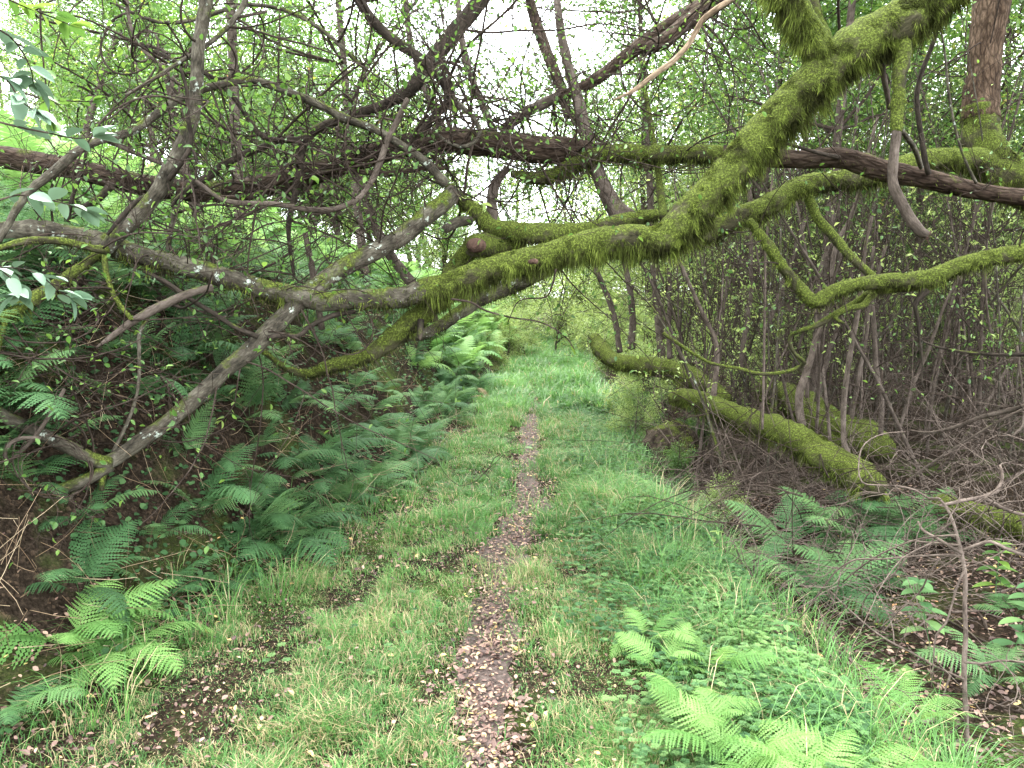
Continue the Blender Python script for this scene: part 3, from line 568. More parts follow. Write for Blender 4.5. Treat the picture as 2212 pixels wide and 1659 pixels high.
# ------------------------------------------------------------------ stems behind, left and centre
BG = [
 ('dark leaning stem behind the grey stem, disappearing behind the fallen trunk at left', 'bark_pink', Tn(1, (980, 380, 44), (1030, 560, 50), (1050, 800, 55), (1100, 1000, 60), (1160, 1200, 68), (1220, 1400, 70), (1290, 1620, 74)) + Tn(4, (1350, 320, 76), (1450, 470, 78), (1540, 640, 70), (1600, 760, 60)), 6.4, 6.6),
 ('leaning dark stem left of the centre junction, running down behind the grey branch', 'bark_pink', Tn(2, (60, 760, 44), (110, 880, 50), (180, 1050, 52), (240, 1220, 60), (300, 1400, 62), (380, 1540, 62), (470, 1660, 62)) + Tn(5, (560, 300, 60), (640, 450, 60)), 6.6, 6.8),
 ('slender reddish stem crossing the dark forked branch at the top', 'bark_pink', Tn(2, (450, -120, 30), (470, 60, 32), (490, 220, 32), (550, 430, 36), (610, 590, 38), (680, 740, 44), (700, 830, 46)), 6.3, 6.0),
 ('slender pinkish stem right of the dark fork, rising from the trunk', 'bark_pink', Tn(2, (780, -80, 28), (795, 120, 34), (810, 280, 40), (860, 450, 40), (920, 600, 46), (970, 720, 44), (1000, 800, 44)), 6.2, 6.0),
 ('brown upright stem with dark bark in front of the green at the top centre', 'bark_brown', Tn(2, (1180, -120, 50), (1230, 60, 56), (1290, 240, 68), (1345, 390, 66), (1400, 520, 60), (1440, 700, 50)), 6.8, 6.3),
 ('thin stem behind the left end of the fallen trunk', 'bark_dark', Tn(1, (520, 900, 20), (505, 1000, 22), (450, 1140, 24), (420, 1250, 26), (410, 1330, 22)), 5.0, 5.0),
 ('dark upright stem below the fallen trunk at left of centre', 'bark_pink', Tn(1, (1830, 1400, 34), (1850, 1500, 36), (1880, 1650, 40)) + Tn(4, (1900, 300, 40), (1930, 500, 40)), 6.6, 6.5),
]
for lab, mt, pts, a, b in BG:
    th, bb = limbs('background_stem', lab, 'tree stem', [('stem', mt, pts, a, b, 0)])
    spray(th, bb, 5, (.5, 1.3), (.003, .007), up=.1, curv=1.2, fine=4, nleaf=3)

# ------------------------------------------------------------------ saplings on the right
SAP = [
 ('kinked sapling standing on the moss between the two right hand logs, thickest of the thicket', Tn(6, (875, 1085, 52), (865, 1000, 50), (862, 900, 50), (890, 790, 46), (925, 690, 40), (955, 580, 32), (1020, 420, 30), (1055, 200, 28), (1085, 0, 26)) + Tn(3, (1170, 1300, 24), (1250, 1050, 20), (1330, 700, 16)), 6.5, 6.9),
 ('straight grey sapling rooted against the middle of the nearest mossy log', Tn(6, (1160, 1260, 34), (1130, 1180, 34), (1128, 1060, 32), (1135, 900, 34), (1155, 730, 32), (1185, 550, 30), (1215, 400, 26), (1240, 200, 22), (1260, 0, 20)) + Tn(3, (1300, 1300, 18)), 6.1, 6.5),
 ('sapling with a gentle S bend right of the straight grey one', Tn(6, (1352, 1140, 30), (1356, 1020, 28), (1352, 890, 30), (1325, 760, 32), (1318, 600, 30), (1312, 450, 26), (1298, 340, 22), (1295, 180, 20), (1310, 0, 18)), 6.9, 7.1),
 ('pale forked sapling rising at the left of the thicket', Tn(6, (345, 950, 34), (360, 800, 34), (370, 660, 28), (352, 540, 26), (290, 420, 25), (210, 240, 22), (150, 100, 20)) + Tn(3, (130, 1520, 18), (60, 1400, 14)), 7.4, 7.6),
 ('very straight thin sapling with smooth pale bark', Tn(6, (640, 1100, 16), (648, 800, 16), (655, 400, 15), (662, 0, 13)) + Tn(3, (680, 1300, 12), (700, 1050, 10)), 6.2, 6.4),
 ('sapling leaning slightly right behind the curved log', Tn(6, (512, 740, 30), (525, 600, 30), (545, 480, 30), (570, 300, 26), (572, 0, 24)) + Tn(3, (575, 1250, 22), (560, 1000, 18)), 8.0, 8.2),
 ('mossy footed upright sapling at the thicket edge', Tn(6, (85, 680, 34), (80, 500, 28), (84, 300, 26), (80, 80, 22)), 8.8, 9.0),
 ('tall sapling leaning left over the path edge', Tn(5, (1755, 640, 36), (1730, 480, 36), (1690, 330, 36), (1620, 170, 30), (1570, 60, 26)) + Tn(2, (1520, 1400, 20),), 9.4, 9.4),
 ('pair partner of the leaning sapling, thicker and upright', Tn(5, (1825, 620, 46), (1828, 460, 42), (1815, 300, 40), (1795, 160, 34), (1770, 40, 28)) + Tn(2, (1740, 1400, 24),), 9.2, 9.2),
 ('sapling just right of the kinked one, half hidden by it', Tn(6, (905, 910, 26), (915, 760, 26), (960, 560, 30), (995, 430, 30), (985, 300, 26), (975, 200, 24), (1030, 0, 22)), 7.6, 7.8),
 ('brown sapling leaning right behind the thickest sapling', Tn(6, (965, 930, 20), (1000, 780, 24), (1045, 620, 26), (1095, 490, 22), (1150, 300, 20), (1190, 100, 18)), 7.8, 8.0),
 ('thin dark sapling between the straight grey one and the bent one', Tn(6, (1165, 1120, 24), (1200, 900, 24), (1230, 720, 24), (1270, 500, 22), (1290, 330, 20), (1380, 0, 18)), 7.4, 7.6),
 ('grey sapling leaning right above the curved log', Tn(6, (660, 520, 26), (700, 400, 28), (770, 220, 26), (850, 0, 24)) + Tn(3, (900, 1320, 20),), 8.4, 8.6),
 ('sapling leaning far right beneath the elbow branch', Tn(6, (1440, 1180, 20), (1500, 980, 22), (1560, 800, 22), (1640, 620, 22), (1700, 450, 20), (1760, 300, 16), (1900, 60, 12)), 7.4, 7.8),
 ('thin dead sapling standing bare at the far right', Tn(6, (2130, 1150, 14), (2200, 1080, 16), (2212, 1000, 18), (2190, 800, 14), (2170, 600, 12)), 5.6, 5.8),
]
for lab, pts, a, b in SAP:
    th, bb = limbs('sapling', lab, 'sapling', [('stem', 'twig_pale' if 'pale' in lab else 'bark_pink', pts, a, b, 0)], 'saplings in the thicket on the right')
    spray(th, bb, 4, (.6, 1.5), (.003, .006), up=.5, curv=.6, fine=3, nleaf=2, tw='twig', tr=(.3, 1))

def proto_sapling(seed, h, r0, lean, nl, mat='bark_pink', lm='leaf', nb=9):
    th = thing('sapling', 'slim leaning sapling standing deep in the bare thicket on the right', 'sapling', (0, 0, 0), 'thin saplings deep in the thicket')
    P, r = wander((0, 0, -.1), (lean, rng.normal(0, .1), 1), h, r0, .25, .1, 12, .12, r0 * .3)
    g = Geo(); tube(g, P, r, 7, step=.15, lump=.05); obj('stem', g, M[mat], th)
    gt = Geo(); lp = []; ld = []
    for b in range(nb):
        j = rng.integers(2, 12); q, qr = wander(P[j], unit(P[j] - P[j - 1]) + rng.normal(0, .6, 3), h * rng.uniform(.15, .4), r[j] * .5, .8, .3, 8, .25, .0015)
        tube(gt, q, qr, 4, cap=False)
        for c in range(3):
            jj = rng.integers(2, 8); q2, r2 = wander(q[jj], unit(q[jj] - q[jj - 1]) + rng.normal(0, .6, 3), h * rng.uniform(.08, .2), .002, .8, .1, 5, .3, .001)
            tube(gt, q2, r2, 3, cap=False)
            for u in range(nl): k = rng.integers(1, 6); lp.append(q2[k]); ld.append(rng.normal(0, 1, 3))
    obj('twigs', gt, M['twig'], th, kind='stuff')
    if lp:
        gl = Geo(); m = len(lp); s = rng.uniform(.035, .06, m)
        leaves(gl, np.array(lp), np.array(ld), np.array([0, 0, 1.]) + rng.normal(0, .5, (m, 3)), s, s * .55, rng.uniform(0, 1, m)); obj('leaves', gl, M[lm], th, kind='stuff')
    return th
PR = [proto_sapling(i, rng.uniform(3.5, 5.5), rng.uniform(.008, .02), rng.uniform(-.15, .35), (0, 3, 6)[i % 3], 'bark_pink' if i % 2 else 'bark_grey', 'leaf_bright') for i in range(8)]
used = [False] * 8
for i in range(230):
    y = rng.uniform(6.6, 15); x = rng.uniform(toeR(y) + .5 + .1 * (y - 6), .72 * y + 1.0)
    k = i % 8; o = PR[k] if not used[k] else copy_tree(PR[k]); used[k] = True
    o.location = (x, y, hz(x, y)); o.rotation_euler = (rng.normal(0, .12), rng.normal(.05, .14), rng.uniform(0, 6.28)); s = rng.uniform(.7, 1.2); o.scale = (s, s, s)
    if y < 9.5: o['label'] = 'slim bare stemmed sapling in the front rows of the thicket behind the mossy logs'; o['group'] = 'saplings in the front of the thicket'

# tangled undergrowth
g = Geo()
for i in range(1100):
    y = rng.uniform(4.6, 13); x = rng.uniform(toeR(y) + .55, .75 * y + .8)
    if y < 6 and x < 3.1: continue
    P, r = wander((x, y, hz(x, y)), (rng.normal(0, .8), rng.normal(0, .5), 1.0), rng.uniform(.5, 2.4), rng.uniform(.003, .007), 1.3, -.5, 8, .35, .001)
    tube(g, P, r, 3, cap=False, tint=rng.random())
for i in range(900):
    y = rng.uniform(4.0, 8.5); x = toeR(y) + rng.uniform(.15, 2.2)
    P, r = wander((x, y, hz(x, y) + rng.uniform(0, .15)), (rng.normal(0, 1), rng.normal(0, .6), .35), rng.uniform(.3, .9), rng.uniform(.0015, .004), 1.3, -.3, 7, .3, .001)
    tube(g, P, r, 3, cap=False, tint=rng.random())
tag(obj('undergrowth_stems', g, M['twig_pale'], kind='stuff'), 'tangle of thin bare brown bramble stems filling the thicket floor', 'undergrowth')
g = Geo()
for i in range(700):
    y = rng.uniform(4.4, 12); x = rng.uniform(toeR(y) + .4, .75 * y + .8)
    P, r = wander((x, y, hz(x, y) + rng.uniform(0, .8)), (rng.normal(0, 1), rng.normal(0, .6), .3), rng.uniform(.4, 1.8), rng.uniform(.002, .006), 1.3, -.2, 8, .3, .001)
    tube(g, P, r, 4, cap=False)
tag(obj('dead_brushwood', g, M['twig'], kind='stuff'), 'dark dead brushwood lying tangled between the saplings', 'brushwood')

# ------------------------------------------------------------------ bare front sapling, lower right
fs, fsb = limbs('bare_sapling', 'pale bare sapling with drooping side twigs, nearest the camera at lower right', 'sapling', [
    ('stem', 'twig_pale', Tn(9, (1875, 1900, 32), (1868, 1600, 30), (1862, 1350, 30), (1852, 1180, 30), (1850, 1020, 32), (1860, 880, 29), (1855, 700, 28), (1858, 520, 28), (1842, 400, 26), (1805, 250, 20), (1765, 130, 18), (1700, 40, 17)) + Tn(6, (1640, 1515, 13), (1560, 1465, 11), (1450, 1440, 10), (1320, 1435, 9), (1240, 1420, 9), (1218, 1330, 8), (1235, 1220, 8), (1290, 1160, 8), (1380, 1125, 7), (1500, 1115, 6)), 2.9, 3.5, 0),
    ('branch', 'twig_pale', Tn(9, (1835, 380, 16), (1700, 378, 14), (1500, 392, 13), (1330, 405, 12), (1200, 405, 12), (1100, 460, 11), (1000, 580, 10), (910, 700, 9), (850, 770, 6)), 3.0, 3.6, 0),
    ('branch', 'twig_pale', Tn(9, (1840, 350, 18), (1920, 320, 20), (2005, 300, 20), (2100, 345, 20), (2300, 420, 20)), 3.0, 2.9, 0),
    ('branch', 'twig_pale', Tn(9, (1840, 370, 20), (1740, 310, 20), (1660, 265, 18), (1600, 230, 16), (1575, 180, 10)), 3.0, 3.2, 0),
    ('branch', 'twig_pale', Tn(9, (1820, 320, 16), (1700, 310, 14), (1560, 300, 12), (1480, 290, 9)), 3.0, 3.3, 0),
    ('branch', 'twig_pale', Tn(9, (1852, 470, 16), (1810, 560, 14), (1780, 670, 13), (1740, 790, 12), (1680, 860, 11), (1665, 1000, 9), (1650, 1170, 7)), 3.0, 3.0, 0),
    ('branch', 'twig_pale', Tn(9, (1845, 1020, 16), (1950, 1030, 15), (2060, 1010, 14), (2300, 1025, 14)), 2.95, 2.9, 0),
    ('branch', 'twig_pale', Tn(9, (1845, 1125, 18), (1700, 1060, 14), (1550, 970, 14), (1400, 890, 13), (1290, 815, 12), (1200, 740, 11), (1120, 670, 10), (1050, 600, 8)), 2.95, 3.7, 0),
    ('branch', 'twig_pale', Tn(9, (1700, 400, 12), (1640, 490, 11), (1600, 580, 10), (1480, 700, 9), (1350, 820, 8)), 3.1, 3.3, 0),
    ('branch', 'twig_pale', Tn(9, (1500, 400, 12), (1420, 500, 10), (1300, 590, 9), (1250, 660, 8), (1240, 760, 6)), 3.2, 3.4, 0),
    ('branch', 'twig_pale', Tn(9, (1800, 260, 14), (1600, 280, 12), (1400, 350, 11), (1250, 440, 10), (1130, 540, 8)), 3.0, 3.5, 0),
    ('branch', 'twig_pale', Tn(9, (1180, 410, 10), (1115, 480, 9), (1090, 600, 8), (1020, 740, 7), (960, 800, 5)), 3.5, 3.6, 0),
])
spray(fs, fsb[1:], 26, (.25, .7), (.0015, .003), up=-.1, curv=1.3, fine=3, nleaf=0, tw='twig_pale')
rs, rsb = limbs('fallen_branch', 'long bare brown branch slanting in from the right edge over the dead undergrowth', 'branch', [
    ('branch', 'bark_pink', Tn(6, (2400, 900, 30), (2212, 965, 30), (2100, 1000, 30), (1960, 1035, 28), (1800, 1095, 24), (1650, 1125, 16), (1520, 1110, 10)), 4.6, 5.4, 0),
    ('branch', 'bark_pink', Tn(6, (2400, 900, 18), (2212, 980, 18), (2050, 1060, 17), (1900, 1150, 16), (1740, 1250, 16), (1600, 1345, 14), (1480, 1440, 10)), 4.5, 5.2, 0)])
spray(rs, rsb, 14, (.3, .9), (.002, .005), up=-.1, fine=3, nleaf=0)
rs2, rsb2 = limbs('fallen_branch', 'dead forked branch lying flat near the right edge above the ferns', 'branch', [
    ('branch', 'twig_pale', Tn(9, (1710, 75, 20), (1830, 50, 22), (1960, 30, 24), (2040, -10, 22), (2075, -90, 18), (2060, -160, 14)), 4.2, 4.4, 0),
    ('branch', 'twig_pale', Tn(9, (1960, 35, 22), (2040, 80, 22), (2130, 120, 20), (2330, 160, 18)), 4.3, 4.2, 0)])
spray(rs2, rsb2, 10, (.3, .8), (.002, .004), up=0, fine=3, nleaf=0, tw='twig_pale')
rs3, _ = limbs('fallen_branch', 'thin dark bare branch crossing level at the right edge beneath the elbow branch', 'branch', [
    ('branch', 'bark_dark', Tn(6, (2400, 655, 24), (2212, 650, 22), (2050, 648, 20), (1880, 640, 18), (1700, 610, 14), (1580, 560, 10), (1450, 470, 7)), 5.0, 5.6, 0)])
spray(rs3, _, 8, (.3, .8), (.002, .004), up=0, fine=3, nleaf=1)

# ------------------------------------------------------------------ ferns
def frond_mesh(name, mat, L=.7, pairs=22, wmax=.16, arch=1.0, teeth=6, tint=(.2, .8), stipe=.18):
    n = pairs; t = np.linspace(0, 1, 24)
    el = R(68) - arch * R(105) * t ** 1.15
    dx = np.cos(el); dz = np.sin(el); st = L / 23
    px_ = np.concatenate([[0], np.cumsum(dx[:-1])]) * st; pz = np.concatenate([[0], np.cumsum(dz[:-1])]) * st
    C = np.stack([px_, .02 * L * np.sin(t * 3 + rng.random() * 6), pz], -1); g = Geo()
    base_t = rng.uniform(*tint)
    tube(g, C, np.linspace(.0028, .0008, 24) * (L / .7), 3, cap=False, tint=max(0, base_t - .1))
    T = unit(np.gradient(C, axis=0))
    for k in range(n):
        u = stipe + (1 - stipe) * (k / n) ** 1.02; v = (u - stipe) / (1 - stipe)
        w = wmax * (math.sin(math.pi * min(1, (v * .8 + .2)) ** .8) ** .85) * rng.uniform(.88, 1.08) * (L / .7)
        w = max(w, .006)
        c = np.array([np.interp(u, t, C[:, i]) for i in range(3)]); tt = unit(np.array([np.interp(u, t, T[:, i]) for i in range(3)]))
        for s in (-1, 1):
            side = np.array([0, s, 0.]); nrm = unit(np.cross(tt, np.array([0, 1., 0]))); nrm = nrm if nrm[2] > 0 else -nrm
            d = unit(side + tt * (.38 + .3 * v) - nrm * .12 + rng.normal(0, .05, 3)); f = unit(np.cross(d, nrm))
            hw = min(.5 * (1 - stipe) * L / n * 1.3, w * .36); m = teeth
            V = [c]; 
            for j in range(m):
                a = (j + .3) / m; b = (j + .92) / m; e = hw * (1 - a) ** .6; e2 = e * .16
                drop = -nrm * w * .22 * a * a
                V += [c + d * w * a + f * e + drop, c + d * w * a - f * e + drop, c + d * w * b + f * e2 + drop, c + d * w * b - f * e2 + drop]
            tip = c + d * w - nrm * w * .25; V.append(tip); V = np.array(V); Tr = [[0, 1, 2]]
            for j in range(m):
                q = 1 + 4 * j; Tr += [[q, q + 2, q + 1], [q + 1, q + 2, q + 3]]
                if j < m - 1: Tr += [[q + 2, q + 4, q + 3], [q + 3, q + 4, q + 5]]
            q = 1 + 4 * (m - 1); Tr.append([q + 2, len(V) - 1, q + 3])
            Tr = np.array(Tr)
            if s > 0: Tr = Tr[:, ::-1]
            g.add(V, Tr, np.clip(base_t + rng.normal(0, .06), 0, .9))
    return g.mesh(name, M[mat])
FM = {k: [frond_mesh('frond', k, .7, 21, .19, a, 8) for a in (.55, .75, .95, 1.15, .65, .85)] for k in ('fern', 'fern_bright')}
FM['fern_dead'] = [frond_mesh('frond', 'fern_dead', .7, 18, .12, a, 4) for a in (.9, 1.2)]
def fern(p, size, n, mat, label, rot=None, spread=6.28, tilt=.0, cat='fern', group=None):
    th = thing('fern', label, cat, tuple(p), group)
    a0 = rng.uniform(0, 6.28) if rot is None else rot
    for i in range(n):
        me = FM[mat][rng.integers(len(FM[mat]))]; o = bpy.data.objects.new('frond', me); COL.objects.link(o); o.parent = th
        a = a0 + (i / n - .5) * spread + rng.normal(0, .12); s = size / .7 * rng.uniform(.6, 1.1)
        o.rotation_euler = (rng.normal(0, .2), tilt + rng.normal(.12, .22), a); o.scale = (s, s, s)
        o.location = (.02 * math.cos(a), .02 * math.sin(a), 0)
    return th
# hand placed ferns (picture x, y of the crown, frond length, fronds, material, label)
HF = [
 (150, 1400, .5, 9, 'fern_bright', 'bright yellow green fern at the foot of the left bank, nearest the lower left corner'),
 (250, 1440, .46, 8, 'fern_bright', 'light green fern arching over the grass just right of the brightest fern at lower left'),
 (20, 1560, .42, 7, 'fern', 'pale dull fern low at the left edge beneath the bright ferns'),
 (170, 1280, .5, 7, 'fern', 'upright fern standing behind the bright ferns at lower left'),
 (340, 1290, .42, 7, 'fern', 'small drooping fern with brownish fronds right of the bright ferns at lower left'),
 (60, 1060, .45, 7, 'fern', 'feathery fern at the left edge under the forked grey branch'),
 (180, 1130, .45, 6, 'fern', 'fern spreading below the foot of the forked grey branch'),
 (330, 1170, .34, 6, 'fern', 'small blue green fern low on the bank right of the branch fork'),
 (440, 1120, .36, 6, 'fern', 'short upright fern in the middle of the dark left bank'),
 (520, 1180, .36, 6, 'fern', 'little pale tipped fern at the bank foot above the brown leaf patch'),
 (470, 1280, .3, 5, 'fern', 'tiny fern at the edge of the grass beside the brown leaf patch'),
 (620, 1010, .55, 8, 'fern', 'large fern with long arching fronds in the centre of the left bank'),
 (700, 1040, .5, 7, 'fern', 'fern with fronds pointing right toward the path, lowest of the bank cluster'),
 (740, 960, .55, 8, 'fern', 'large pale fern leaning out from the bank over the grass'),
 (800, 930, .48, 7, 'fern', 'fern right of the large leaning one below the lower mossy fork'),
 (560, 1090, .42, 7, 'fern', 'wide fern at the bank foot under the large arching fern'),
 (650, 880, .5, 7, 'fern', 'dark fern in shade beneath the curved mossy fork'),
 (820, 850, .5, 7, 'fern', 'sunlit green fern beside the mossy fork above the path edge'),
 (900, 800, .6, 8, 'fern_bright', 'tall fresh green fern on the left of the path in the distance'),
 (960, 840, .5, 7, 'fern', 'drooping fern on the bank edge left of the path bend'),
 (900, 890, .45, 6, 'fern', 'golden green fern low beside the grass left of the path'),
 (1000, 770, .6, 8, 'fern_bright', 'fern by the far left grass verge below the hanging leaves'),
 (970, 910, .35, 6, 'fern', 'small fern in long grass at the left verge'),
 (1830, 1180, 0.75, 9, 'fern', 'large blue green fern spreading over the mossy logs on the right'),
 (1720, 1200, 0.68, 8, 'fern', 'fern with fronds drooping left toward the grass on the right side'),
 (1900, 1140, 0.72, 8, 'fern', 'tall fern right of the large blue green fern'),
 (1650, 1250, 0.60, 7, 'fern', 'shaded fern low behind the green herbs on the right'),
 (1780, 1290, 0.68, 8, 'fern', 'fern under the drooping bare twigs on the right'),
 (1990, 1180, 0.68, 7, 'fern', 'fern behind the bare sapling at right'),
 (1850, 1270, 0.60, 7, 'fern', 'narrow fronded fern between the bare twigs'),
 (1960, 1590, .4, 7, 'fern_bright', 'fresh fern in the leaf littered hollow left of the bare sapling'),
 (2150, 1500, .42, 7, 'fern', 'wide fern at the right edge just behind the bare sapling'),
 (2190, 1330, .36, 5, 'fern', 'fern high at the right edge beside the nettles'),
 (1600, 1700, .42, 8, 'fern_bright', 'big bright fern at the bottom edge, nearest of those right of the path'),
 (1760, 1760, .42, 8, 'fern_bright', 'bright fern cut by the bottom edge near the lower right'),
 (1490, 1600, .34, 7, 'fern_bright', 'lacy light green fern left of the big bright fern at the bottom'),
 (1395, 1420, .34, 4, 'fern_bright', 'single upright light fern among the herbs right of the path'),
 (1540, 1480, .3, 5, 'fern_bright', 'small yellow green fern in the herbs'),
 (1430, 1480, .3, 5, 'fern_bright', 'flat fern hugging the herbs just below the upright one'),
 (1850, 1740, .42, 7, 'fern_bright', 'fern tip rising from the bottom edge left of the bare sapling'),
]
for (a, b, s, n, m, lab) in HF:
    p = gat(a, b); fern(p + [0, 0, .06 if (b > 1400 and a > 1300) else -.01], s * (.9 if b > 1600 else 1), n, m, lab, tilt=.15)
p = at(1085, 830, 11.5); p[2] = hz(p[0], p[1]); fern(p, .4, 6, 'fern_dead', 'dead tan bracken fronds flopped over the left edge of the path', tilt=.5)
p = gat(1060, 870); fern(p, .45, 4, 'fern_dead', 'small dead brown fern beside the start of the bare path')
def zone(y, s):
    if s > 2.4: return 'light green bracken fern on the slope above the left bank', None, 6.28, 0, 'fern', 'light ferns on the slope above the bank'
    if y < 6: return 'green fern on the shaded left bank beneath the forked grey branch', None, 6.28, 0, 'fern', 'ferns beneath the forked branch'
    if y < 9: return 'green fern on the shaded left bank beneath the long mossy limb', None, 6.28, 0, 'fern', 'ferns beneath the mossy limb'
    return 'green fern on the left bank beside the farther stretch of grass', None, 6.28, 0, 'fern', 'ferns beside the far grass'
for i in range(340):          # the rest of the fern cover on the left bank
    y = 3.5 * (13.5 / 3.5) ** (rng.random() ** 1.15); s = rng.uniform(.0, 1.9) if i % 4 else rng.uniform(1.6, 4.2); x = toeL(y) - s
    if i >= 60 and (x < -.68 * y - .3 or (y < 4.3 and s < .8)): continue
    if i < 60: y = rng.uniform(3.3, 5.6); s = rng.uniform(.7, 2.4); x = toeL(y) - s
    fern((x, y, hz(x, y) - .02), rng.uniform(.34, .72), int(rng.integers(4, 7)), 'fern' if s < 2.2 else 'fern_bright', *zone(y, s))

# bracken on the slope beyond, one mass
g = Geo(); nb = 0
BR = []
for m_ in (FM['fern_bright'][0], FM['fern_bright'][2], FM['fern_bright'][5]):
    v = np.zeros(len(m_.vertices) * 3, np.float32); m_.vertices.foreach_get('co', v); BR.append((v.reshape(-1, 3), m_))
def lowfrond(L, arch, pairs=13):
    t = np.linspace(0, 1, pairs + 2); el = R(65) - arch * R(100) * t; st = L / (pairs + 1)
    C = np.stack([np.cumsum(np.cos(el)) * st, 0 * t, np.cumsum(np.sin(el)) * st], -1); V = []; Tt = []
    for k in range(1, pairs + 1):
        w = L * .24 * math.sin(math.pi * (k / (pairs + 1)) ** .7) ** .8 + .01; d = unit(C[k + 1] - C[k])
        for s in (-1, 1):
            b = len(V); hw = st * .5
            V += [C[k] - d * hw, C[k] + d * hw, C[k] + np.array([0, s * w * .6, 0]) + d * (w * .25 + hw * .7), C[k] + np.array([0, s * w * .6, 0]) + d * (w * .25 - hw * .7), C[k] + np.array([0, s * w, -.15 * w]) + d * w * .42]
            Tt += [[b, b + 1, b + 2], [b, b + 2, b + 3], [b + 3, b + 2, b + 4]]
    return np.array(V), np.array(Tt)
LF = [lowfrond(1, a) for a in (.5, .7, .9, 1.1)]
for i in range(6500):
    y = rng.uniform(6, 26); s = rng.uniform(1.7 if y < 12 else .2, 13); x = toeL(y) - s
    if x < -.75 * y - 1.5: continue
    V, Tt = LF[rng.integers(4)]; a = rng.uniform(0, 6.28); L = rng.uniform(.35, .65) * (1 + .02 * y)
    ca, sa = math.cos(a), math.sin(a); W_ = V * L; W_ = np.stack([W_[:, 0] * ca - W_[:, 1] * sa, W_[:, 0] * sa + W_[:, 1] * ca, W_[:, 2]], -1)
    g.add(W_ + [x, y, hz(x, y) + rng.uniform(0, .35)], Tt, np.clip(.5 + .25 * rng.normal(), 0, 1))
tag(obj('bracken', g, M['fern_bright'], kind='stuff'), 'bright green bracken covering the slope behind the branches on the left', 'bracken')

# ------------------------------------------------------------------ grass
def grass_density(x, y):
    d = np.abs(x - cx(y)); w = np.interp(y, PY, PW); w = np.where(y > PY[-1] + .2, 0, w)
    edge = w * (.34 + .5 * np.exp(-((y - 6.9) / .6) ** 2) + .42 * n2(x, y, 2.6, 2) + .4 * n2(x, y, 8, 3))
    g = sst((d - edge) / .12) * .86 + .14 * sst(n2(x, y, 2.2, 91) * 2 + .4) + .03
    sL = x - toeL(y); sR = toeR(y) - x
    g = g * sst((sL + .1 + .22 * n2(x, y, 1.8, 6)) / .55) * sst((sR + .25 + .25 * n2(x, y, 1.7, 7)) / .5)
    pn = n2(x, y, 1.15, 12) * .6 + n2(x, y, 3.3, 14) * .5
    bare = sst((pn - .12) / .25) * np.where(y < 9, .7, .15) * sst(1.3 - sL / 1.4)
    bare2 = sst((pn - .22) / .25) * .45 * (y < 7.5)
    hp = (x < toeL(y) + 1.0) * sst((n2(x, y, 1.9, 77) + .1) * 3) * .5 * (y > 4.2) * (y < 8)
    return np.clip(g * (1 - np.maximum(np.maximum(bare, bare2), hp)), 0, 1)
def blades(geo, n, y0, y1, hmin, hmax, wid, bias=1.0, straw=.12):
    u = rng.random(n * 3); y = y0 * (y1 / y0) ** u if bias else y0 + (y1 - y0) * u
    lo = toeL(y) - .5; hi = toeR(y) + .6; lo = np.maximum(lo, -.7 * y - .2); hi = np.minimum(hi, .7 * y + .2)
    x = lo + (hi - lo) * rng.random(len(y)); k = rng.random(len(y)) < grass_density(x, y); x = x[k][:n]; y = y[k][:n]; m = len(x)
    z = height(x, y) - .005; P = np.stack([x, y, z], -1); a = rng.random(m) * 6.283
    cl = n2(x, y, 2.6, 21); cl2 = n2(x, y, 9, 22)
    a = a * .8 + 2.5 * n2(x, y, 6, 30)
    D = np.stack([np.cos(a), np.sin(a), 0 * a], -1)
    tall = np.clip(.55 + .75 * cl + .5 * cl2, .15, 1.5)
    edgeR = sst(1 - (toeR(y) - x) / .7) ; tall = tall * (1 + .5 * edgeR)
    H = (hmin + (hmax - hmin) * rng.random(m) ** 1.4) * tall
    bend = rng.uniform(.4, 2.0, m) * H; W_ = (wid * rng.uniform(.6, 1.4, m))[:, None]; S = np.stack([-np.sin(a), np.cos(a), 0 * a], -1)
    up = np.array([0, 0, 1.]); H = H[:, None]; bend = bend[:, None]
    m1 = P + D * bend * .25 + up * H * .62; m2 = P + D * bend * .8 + up * H * (.62 + .38 * rng.random((m, 1)))
    V = np.stack([P - S * W_, P + S * W_, m1 - S * W_ * .8, m1 + S * W_ * .8, m2], 1)
    T = (np.arange(m)[:, None, None] * 5 + np.array([[0, 1, 3], [0, 3, 2], [2, 3, 4]])[None]).reshape(-1, 3)
    tn = np.clip(.42 + .22 * n2(x, y, 1.4, 40) + rng.normal(0, .14, m), 0, .86)
    st = rng.random(m) < straw * (1.1 + .9 * n2(x, y, 1.6, 41)); tn = np.where(st, rng.uniform(.9, 1, m), tn)
    geo.add(V.reshape(-1, 3), T, np.repeat(tn, 5))
g = Geo()
blades(g, 130000, 2.0, 5.2, .03, .12, .0017, straw=.27)
blades(g, 80000, 5.0, 11, .04, .16, .0028, straw=.15)
blades(g, 60000, 10.5, 34, .08, .3, .006, straw=.03)
tag(obj('grass', g, M['grass'], kind='stuff'), 'soft green grass growing either side of the bare path', 'grass')
g = Geo(); n = 26                # tufts of longer grass
